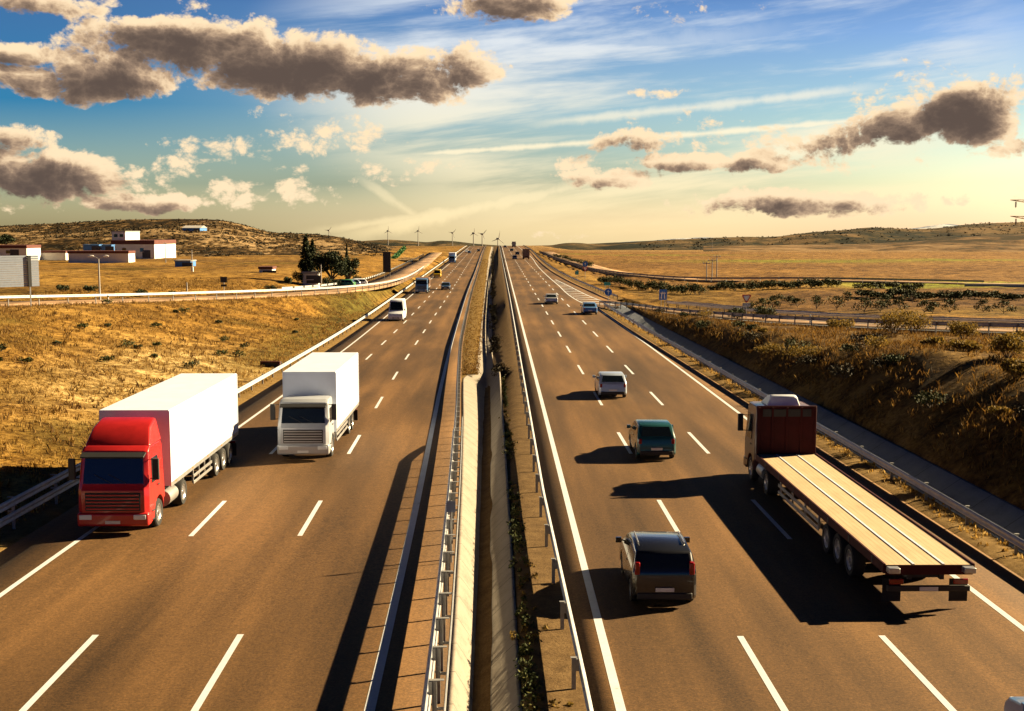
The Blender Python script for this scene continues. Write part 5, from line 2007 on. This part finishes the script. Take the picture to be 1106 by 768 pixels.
# hedges along the frontage road
k = 0
for (px0, py0, px1, py1, n, Y0_, Y1_, lab, grp, hh) in [(648, 300, 760, 309, 22, 236, 190, 'green bush in the row between the merging lane and the frontage road', 'row of green bushes by the frontage road', 1.5),
                                                (770, 309, 910, 312, 24, 205, 196, 'green bush of the dark line below the tan field', 'line of bushes below the field', 1.4),
                                                (600, 274, 640, 286, 14, 480, 330, 'low green bush along the far end of the frontage road', 'bushes along the far frontage road', 1.6),
                                                (930, 315, 1106, 320, 26, 160, 152, 'low brown-green scrub of the rough strip behind the olive plot', 'rough scrub behind the olive plot', 0.9),
                                                (930, 312, 1000, 313, 7, 192, 188, 'scattered dark bush under the green strip on the right', 'scattered bushes under the green strip', 1.1)]:
    for i in range(n):
        t = (i + 0.4 * rng.random()) / n
        px = px0 + (px1 - px0) * t
        Y = Y0_ + (Y1_ - Y0_) * t + rng.normal() * 2.5
        bush('hedge_bush', lab, place(px, 300, Y), 0.9 + 0.7 * rng.random(), hh * (0.7 + 0.6 * rng.random()), 'leaf_green', grp, 420, 0.14, stems=4)
# dry golden bushes on the right bank
for (px, py, Y, rx, h, lab) in [(1086, 440, 62, 1.0, 1.3, 'golden dry bush on the dark bank at the right margin'), (1093, 470, 56, 0.8, 0.9, 'lower golden bush on the dark bank at the right margin'), (965, 385, 88, 1.6, 1.8, 'big olive-gold bush at the top of the right bank'), (985, 384, 90, 1.5, 1.7, 'olive-gold bush right next to the big one on the bank'), (1040, 378, 84, 1.2, 1.2, 'rusty bush at the top of the right bank'), (1006, 440, 70, 0.8, 0.6, 'small rusty bush in the shaded bank, centre'), (1040, 446, 66, 0.9, 0.6, 'small rusty bush in the shaded bank, right'), (905, 372, 100, 1.2, 1.0, 'golden bush at the bank top near the slip road bend'), (826, 332, 124, 1.2, 1.6, 'dark green bush right beside the give-way sign'), (795, 335, 127, 0.9, 1.3, 'dark green bush left beside the give-way sign'), (1100, 412, 68, 0.9, 1.1, 'upper golden bush on the dark bank at the right margin')]:
    bush('bank_bush', lab, place(px, py, Y), rx, h, 'leaf_green' if 'green' in lab else 'leaf_gold', 'bushes on the right bank', 1100, 0.10, stems=7)
# scrub rooted on the shaded slope
for k in range(26):
    y = 46 + 95 * rng.random() ** 1.3
    x = float(xrailRo(y)) + 3.2 + (4.5 if y < 90 else 2.5) * rng.random()
    q = 0.5 + 0.7 * rng.random()
    bush('bank_bush', 'low scrub bush rooted on the shaded face of the right bank', (x, y, hz(x, y)), q, q * 0.85, ['leaf_green', 'leaf_gold', 'leaf_scrub'][k % 3], 'scrub on the shaded bank', 420, 0.08, stems=5)
# dark scrub on the left bank
k = 0
while k < 30:
    x, y = -21 - 34 * rng.random(), 70 + 95 * rng.random()
    d, _ = near_path(np.array([x]), np.array([y]), RAMP_L)
    if d[0] < 6.5:
        continue
    s = 0.35 + 0.45 * rng.random()
    bush('scrub_bush', 'small dark scrub bush dotted on the straw coloured left bank', (x, y, hz(x, y)), s, s * 0.9, 'leaf_dark' if rng.random() < 0.6 else 'leaf_green', 'scrub on the left bank', 170, 0.09, stems=4)
    k += 1
for (px, py, Y, lab) in [(68, 321, 150, 'dark bush behind the white barrier, left of the street lamp'), (96, 321, 152, 'low dark bush behind the white barrier at the street lamp'), (154, 320, 154, 'low dark bush behind the white barrier, right of the street lamp'), (293, 314, 186, 'round dark bush behind the white barrier, left of the grove')]:
    bush('shrub', lab, place(px, py, Y), 1.0, 0.9, 'leaf_dark', 'bushes behind the white barrier', 420, 0.12)

# green slope strip above the tall sign: a clipped hedge
a, b = AT(424, 281, 440), AT(437, 268, 560)
n = 60
cs = [(a.x + (b.x - a.x) * i / n, a.y + (b.y - a.y) * i / n, a.z + (b.z - a.z) * i / n + 0.2) for i in range(n + 1)]
vs, fs = leaf_cloud(cs, [(1.1, 1.6, 0.9)] * len(cs), [30] * len(cs), 0.4)
simple('hedge_leaf', (0.03, 0.16, 0.03), 0.8, var=0.4, vs=1)
o = pyd('hedge', vs, fs, 'hedge_leaf')
tag(o, 'bright green sloping hedge on the hillside right of the tall black sign', 'hedge')


def grass(name, pts, hgt, mat, blades=5, wid=0.03):
    """tufts of dry grass as one countless mass"""
    vs, fs = [], []
    for (x, y, z), s in pts:
        for b in range(blades):
            a = rng.random() * 6.283
            ln = rng.normal(size=2) * 0.35
            h = hgt * s * (0.55 + 0.8 * rng.random())
            w = wid * s * (0.7 + rng.random())
            ox, oy = rng.normal(size=2) * 0.10 * s
            dx, dy = math.cos(a) * w, math.sin(a) * w
            k = len(vs)
            vs += [(x + ox - dx, y + oy - dy, z - 0.03), (x + ox + dx, y + oy + dy, z - 0.03),
                   (x + ox + ln[0] * h * 0.4 + dx * 0.7, y + oy + ln[1] * h * 0.4 + dy * 0.7, z + h * 0.6), (x + ox + ln[0] * h, y + oy + ln[1] * h, z + h)]
            fs += [(k, k + 1, k + 2), (k, k + 2, k + 3)]
    return tag(pyd(name, vs, fs, mat), kind='stuff')


def scatter(n, xr, yr, cond, s=(0.6, 1.5), clump=9.0, seed=40):
    out = []
    x = xr[0] + (xr[1] - xr[0]) * rng.random(n)
    y = yr[0] + (yr[1] - yr[0]) * rng.random(n) ** 1.25
    keep = (vnoise(x, y, clump, seed) + 0.6 * vnoise(x, y, clump * 0.3, seed + 1) + 0.9 * rng.random(n)) > 0.15
    keep &= cond(x, y)
    x, y = x[keep], y[keep]
    z = H(x, y)
    return [((a, b, c), s[0] + (s[1] - s[0]) * rng.random()) for a, b, c in zip(x, y, z)]


def condL(x, y):
    d, _ = near_path(x, y, RAMP_L)
    return (x < xrailLo(y) - 1.3) & (d > 4.3)


def condR(x, y):
    d, _ = near_path(x, y, RAMP_RC)
    ry_ = np.array([p.y for p in RAMP_R][::-1])
    rx_ = np.array([p.x for p in RAMP_R][::-1])
    return (x < np.interp(y, ry_, rx_) + 0.3) & (x > xrailRo(np.clip(y, -60, 166)) + 2.6) & (d > 4.0)


grass('dry_grass', scatter(52000, (-56, -17), (30, 200), condL, (0.4, 1.3), clump=4.0), 0.16, 'straw_blade', 4, 0.02)
grass('rust_grass', scatter(46000, (17, 52), (34, 165), condR, (0.4, 1.5), clump=4.0, seed=60), 0.22, 'rust_blade', 5, 0.014)
grass('dry_grass_clumps', scatter(11000, (-56, -17), (30, 200), condL, (0.5, 1.4), clump=3.2, seed=80), 0.24, 'rust_blade', 7, 0.02)
pts = []
for k in range(900):
    y = 20 + 140 * rng.random() ** 1.4
    if y < 166:
        pts.append(((float(xrailRo(min(y, 166))) + rng.normal() * 0.22, y, 0.05), 0.5 + 0.6 * rng.random()))
for k in range(700):
    y = 25 + 200 * rng.random() ** 1.4
    pts.append(((float(xrailLo(y)) - 0.4 + rng.normal() * 0.3, y, float(zL(y)) + 0.04), 0.5 + 0.6 * rng.random()))
grass('verge_tufts', pts, 0.13, 'straw_blade', 5, 0.035)
pts = []
for k in range(2600):
    y = 92 + 420 * rng.random() ** 1.5
    a, b = float(xrailLm(y)) + 0.3, float(xg(y)) - 0.6
    pts.append(((a + (b - a) * rng.random(), y, float(zM(y)) + 0.08), 0.6 + 0.8 * rng.random()))
grass('median_tufts', pts, 0.10, 'rust_blade', 6, 0.018)
# weeds rooted along the far lip of the median channel
def weed_row(name, n, y0, y1, pw, off, spread, smin, smax, mat, leaf, clump):
    cs, rd, ct = [], [], []
    for k in range(n):
        y = y0 + (y1 - y0) * rng.random() ** pw
        if vnoise(np.array([y]), np.array([0.0]), clump, 55)[0] + 1.1 * rng.random() < 0.35:
            continue
        q = smin + (smax - smin) * rng.random() ** 1.6
        cs.append((float(xs2(y)) + off + rng.normal() * spread, y, float(zM(y)) + q * 0.5))
        rd.append((q, q * 1.5, q))
        ct.append(int(30 + 60 * q))
    vs, fs = leaf_cloud(cs, rd, ct, leaf)
    tag(pyd(name, vs, fs, mat), kind='stuff')


weed_row('median_weeds', 330, 20, 92, 1.1, 0.22, 0.10, 0.06, 0.26, 'leaf_green', 0.05, 4.5)
weed_row('dry_median_weeds', 150, 20, 92, 1.1, 0.40, 0.22, 0.05, 0.16, 'leaf_gold', 0.05, 3.5)
weed_row('median_scrub', 1300, 90, 700, 1.9, 0.55, 0.35, 0.15, 0.5, 'leaf_scrub', 0.09, 9.0)

# ------------------------------------------------------------------ light
SUN_AZ, SUN_EL = R(68.5), R(26)          # azimuth from +Y towards +X
sd = Vector((math.sin(SUN_AZ) * math.cos(SUN_EL), math.cos(SUN_AZ) * math.cos(SUN_EL), math.sin(SUN_EL)))
sl = bpy.data.lights.new('sun', 'SUN')
sl.energy = 5.0
sl.angle = R(0.5)
sl.color = (1.0, 0.77, 0.44)
so = bpy.data.objects.new('sun', sl)
COL.objects.link(so)
so.rotation_euler = (-sd).to_track_quat('-Z', 'Y').to_euler()

EXPO = 1.9
wd = bpy.data.worlds.new('World')
SC.world = wd
wd.use_nodes = True
wd.cycles.sampling_method = 'MANUAL'
wd.cycles.sample_map_resolution = 256
t = NT(wd.node_tree)


def n2d(vec, scale, detail=4, rough=0.55, col=False, dist=0.0):
    r_ = t.noise(vec, scale, detail, rough, col, dist)
    r_.node.noise_dimensions = '2D'
    return r_


t.N.clear()
out = t.n('ShaderNodeOutputWorld')
bg = t.n('ShaderNodeBackground')
bg.inputs['Strength'].default_value = 0.0707
t.L.new(bg.outputs[0], out.inputs[0])
sky = t.n('ShaderNodeTexSky', sky_type='NISHITA')
sky.sun_disc = False
sky.sun_elevation = SUN_EL
sky.sun_rotation = SUN_AZ
sky.air_density = 1.0
sky.dust_density = 2.0
sky.ozone_density = 1.5
gen = t.n('ShaderNodeTexCoord').outputs['Generated']
nrm = t.vm('NORMALIZE', gen)
sp = t.n('ShaderNodeSeparateXYZ')
t.put(sp.inputs[0], nrm)
U = t.math('MULTIPLY', t.math('ARCTAN2', sp.outputs[0], sp.outputs[1]), 13.0)
V = t.math('MULTIPLY', t.math('ARCSINE', sp.outputs[2]), 13.0)
cb = t.n('ShaderNodeCombineXYZ')
t.put(cb.inputs[0], U)
t.put(cb.inputs[1], V)
UV = cb.outputs[0]


def uv(px, py):
    d = ray(px, py).normalized()
    return (math.atan2(d.x, d.y) * 13.0, math.asin(d.z) * 13.0)


RAW = False
# colour of the air by height above the horizon, warmer and brighter on the sun's side
Vn = t.math('DIVIDE', V, 2.6, clamp=True)
#TINT
tl = t.ramp(Vn, [(0.0, (1.15, 1.0, 0.62)), (0.06, (0.95, 0.88, 0.62)), (0.19, (0.50, 0.58, 0.53)), (0.5, (0.055, 0.25, 0.45)), (0.885, (0.10, 0.21, 0.37)), (1.0, (0.07, 0.15, 0.30))])
tm = t.ramp(Vn, [(0.0, (2.0, 1.8, 1.35)), (0.06, (1.38, 1.27, 1.02)), (0.19, (0.44, 0.50, 0.47)), (0.48, (0.36, 0.47, 0.54)), (0.885, (0.17, 0.28, 0.47)), (1.0, (0.07, 0.15, 0.30))])
tr_ = t.ramp(Vn, [(0.0, (1.25, 1.1, 1.0)), (0.06, (1.0, 0.93, 0.88)), (0.19, (0.66, 0.72, 0.64)), (0.46, (0.33, 0.45, 0.5)), (0.77, (0.20, 0.30, 0.48)), (1.0, (0.10, 0.18, 0.33))])
air = t.mix(t.ss(U, -5.0, 0.0), tl, tm)
air = t.mix(t.ss(U, 0.0, 5.0), air, tr_)
air = t.mix(1.0, sky.outputs[0], air, 'MULTIPLY')
air = t.mix(1.0, air, t.ramp(t.math('DIVIDE', V, 20.0, clamp=True), [(0.125, (1, 1, 1)), (0.2, (0.36, 0.42, 0.45)), (0.36, (0.10, 0.16, 0.18)), (0.7, (0.05, 0.10, 0.12))]), 'MULTIPLY')
air = t.mix(1.0, air, t.ramp(t.math('DIVIDE', t.math('ABSOLUTE', U), 40.0, clamp=True), [(0.14, (1, 1, 1)), (0.32, (0.24, 0.46, 0.62)), (0.6, (0.16, 0.40, 0.66))]), 'MULTIPLY')

# clouds
CL = [  # px, py, rx, ry, weight
    (100, 84, 105, 27, 1.05), (205, 50, 130, 33, 1.1), (320, 72, 130, 40, 1.15), (420, 82, 105, 34, 1.1), (500, 74, 48, 30, 0.75), (30, 58, 55, 13, 0.8),
    (40, 3, 85, 15, 0.75), (15, 150, 45, 17, 0.8), (50, 190, 105, 32, 1.0), (-40, 185, 90, 40, 1.1), (150, 217, 75, 12, 0.8), (30, 222, 80, 9, 0.6),
    (265, 203, 110, 26, 0.50), (225, 185, 70, 24, 0.40), (245, 160, 70, 16, 0.34), (340, 150, 95, 20, 0.40), (400, 150, 50, 16, 0.52), (385, 188, 60, 16, 0.30), (475, 180, 44, 9, 0.34), (170, 182, 45, 18, 0.30), (330, 130, 60, 14, 0.26),
    (555, 2, 72, 23, 0.8), (456, 9, 22, 6, 0.45), (210, 8, 16, 12, 0.45),
    (720, 100, 34, 7, 0.6), (690, 154, 62, 15, 0.75), (735, 176, 60, 10, 0.75), (640, 193, 66, 14, 0.7), (620, 174, 32, 8, 0.5), (822, 176, 56, 12, 0.85),
    (1050, 122, 52, 36, 1.3), (975, 136, 68, 24, 1.0), (915, 150, 55, 22, 0.72), (1090, 96, 36, 30, 0.69), (870, 158, 36, 20, 0.6), (855, 219, 140, 17, 0.75), (1042, 214, 16, 9, 0.5), (1100, 212, 26, 9, 0.6), (1095, 160, 26, 12, 0.55),
    (960, 95, 60, 14, 0.34), (730, 14, 60, 14, 0.26), (900, 160, 90, 26, 0.34), (750, 150, 110, 30, 0.24), (1000, 110, 60, 30, 0.3), (590, 254, 60, 6, 0.36), (780, 150, 40, 14, 0.36), (1180, 140, 70, 50, 1.0), (1230, 60, 90, 24, 0.8), (-170, 90, 110, 40, 1.0)]
warp = n2d(UV, 1.1, 3, 0.5, col=True)
wv = t.n('ShaderNodeVectorMath', operation='MULTIPLY_ADD')
t.put(wv.inputs[0], warp)
wv.inputs[1].default_value = (0.34, 0.16, 0)
t.put(wv.inputs[2], t.vm('SUBTRACT', UV, (0.17, 0.08, 0)))
P0 = wv.outputs[0]


def mass(P, least=0.0):
    acc = None
    for px, py, rx, ry, w in CL:
        if w < least:
            continue
        w = w + 0.32 if w > 0.7 else w
        u, v = uv(px, py)
        q = t.vm('MULTIPLY', t.vm('SUBTRACT', P, (u, v, 0)), (100 / rx, 100 / ry, 0))
        m = t.math('MULTIPLY_ADD', t.vm('DOT_PRODUCT', q, q), -w * 0.9, w)
        acc = m if acc is None else t.math('MAXIMUM', acc, m)
    return acc


def fbm(P):
    a = n2d(t.vm('MULTIPLY', P, (1.0, 1.5, 1)), 1.7, 6, 0.6)
    v_ = t.n('ShaderNodeTexVoronoi', feature='F1', voronoi_dimensions='2D')
    t.put(v_.inputs['Vector'], t.vm('MULTIPLY', P, (1.0, 1.35, 1)))
    v_.inputs['Scale'].default_value = 3.6
    v_.inputs['Detail'].default_value = 3.5
    v_.inputs['Roughness'].default_value = 0.62
    v_.inputs['Lacunarity'].default_value = 2.2
    b = v_.outputs['Distance']
    return t.math('ADD', t.math('MULTIPLY', t.math('SUBTRACT', a, 0.5), 2.0), t.math('MULTIPLY', t.math('SUBTRACT', 0.62, b), 0.62))


m0 = t.math('MAXIMUM', mass(P0), -0.6)
f0 = fbm(P0)
d0 = t.math('ADD', m0, f0)
P1 = t.vm('ADD', P0, (0.13, 0.10, 0))
m1 = t.math('MAXIMUM', mass(P1, 0.6), -0.6)
d1 = t.math('ADD', m1, t.math('MULTIPLY', fbm(P1), 0.75))
alpha = t.ss(d0, -0.02, 0.52)
thick = t.math('ADD', t.math('MULTIPLY', d1, 0.7), t.math('MULTIPLY_ADD', f0, 0.14, t.math('MULTIPLY', m0, 0.3)))
dark = t.ss(thick, 0.10, 1.32)
cc = t.ramp(dark, [(0.0, (4.0, 3.1, 2.0)), (0.16, (3.5, 2.6, 1.65)), (0.34, (2.3, 1.6, 1.02)), (0.55, (1.25, 0.86, 0.60)), (0.8, (0.70, 0.49, 0.37)), (1.0, (0.46, 0.33, 0.27))])
# cirrus veils and contrails
rot = t.n('ShaderNodeVectorRotate', rotation_type='Z_AXIS')
t.put(rot.inputs['Vector'], UV)
rot.inputs['Angle'].default_value = R(-6)
cir = n2d(t.vm('MULTIPLY', rot.outputs[0], (0.13, 1.0, 1)), 1.6, 7, 0.6, dist=0.15)
u0, v0 = uv(690, 75)
cz = t.vm('MULTIPLY', t.vm('SUBTRACT', UV, (u0, v0, 0)), (1 / 3.1, 1 / 1.4, 0))
cm = t.math('SUBTRACT', 1.0, t.vm('DOT_PRODUCT', cz, cz))
ci = t.math('MULTIPLY', t.math('MULTIPLY', t.ss(cir, 0.34, 0.60), t.ss(cm, -1.0, 0.5)), 0.92)
TR = [((430, 168), (990, 124), 0.035, 1.0, 0.5), ((560, 135), (960, 92), 0.05, 0.75, 0.8), ((360, 258), (720, 180), 0.09, 0.75, 0.9), ((330, 252), (640, 205), 0.05, 0.6, 0.7), ((380, 186), (470, 248), 0.055, 0.55, 0.35), ((480, 70), (860, 30), 0.12, 0.4, 1.2), ((440, 190), (640, 168), 0.06, 0.35, 0.8)]
for a, b, wdt, st, fade in TR:
    ua, ub = Vector(uv(*a)), Vector(uv(*b))
    d = (ub - ua)
    ln = d.length
    d.normalize()
    rel = t.vm('SUBTRACT', UV, (ua.x, ua.y, 0))
    al = t.vm('DOT_PRODUCT', rel, (d.x, d.y, 0))
    ac = t.math('ABSOLUTE', t.vm('DOT_PRODUCT', rel, (-d.y, d.x, 0)))
    ac = t.math('ADD', ac, t.math('MULTIPLY', t.math('SUBTRACT', n2d(UV, 3.5, 4, 0.6), 0.5), wdt * 1.6))
    s1 = t.ss(ac, 0.0, wdt * 1.5, 1.0, 0.0)
    s1 = t.math('MULTIPLY', s1, t.math('MULTIPLY', t.ss(al, -fade * 0.3, fade), t.ss(al, ln - fade, ln + fade * 0.3, 1.0, 0.0)))
    ci = t.math('MAXIMUM', ci, t.math('MULTIPLY', s1, st))
cicol = t.ramp(Vn, [(0.0, (4.4, 3.5, 1.9)), (0.4, (4.0, 3.6, 2.6)), (0.75, (3.4, 3.5, 3.5)), (1.0, (3.0, 3.3, 3.6))])
air = t.mix(t.math('MULTIPLY', ci, 0.9), air, cicol)
fin_ = t.mix(alpha, air, cc)
t.put(bg.inputs['Color'], sky.outputs[0] if RAW else fin_)

# ------------------------------------------------------------------ render settings
SC.view_settings.view_transform = 'Standard'
SC.view_settings.look = 'None'
SC.view_settings.exposure = EXPO
SC.view_settings.gamma = 1.0
SC.view_settings.use_curve_mapping = False
SC.render.engine = 'CYCLES'
SC.cycles.max_bounces = 6
SC.cycles.diffuse_bounces = 1
SC.cycles.use_denoising = True
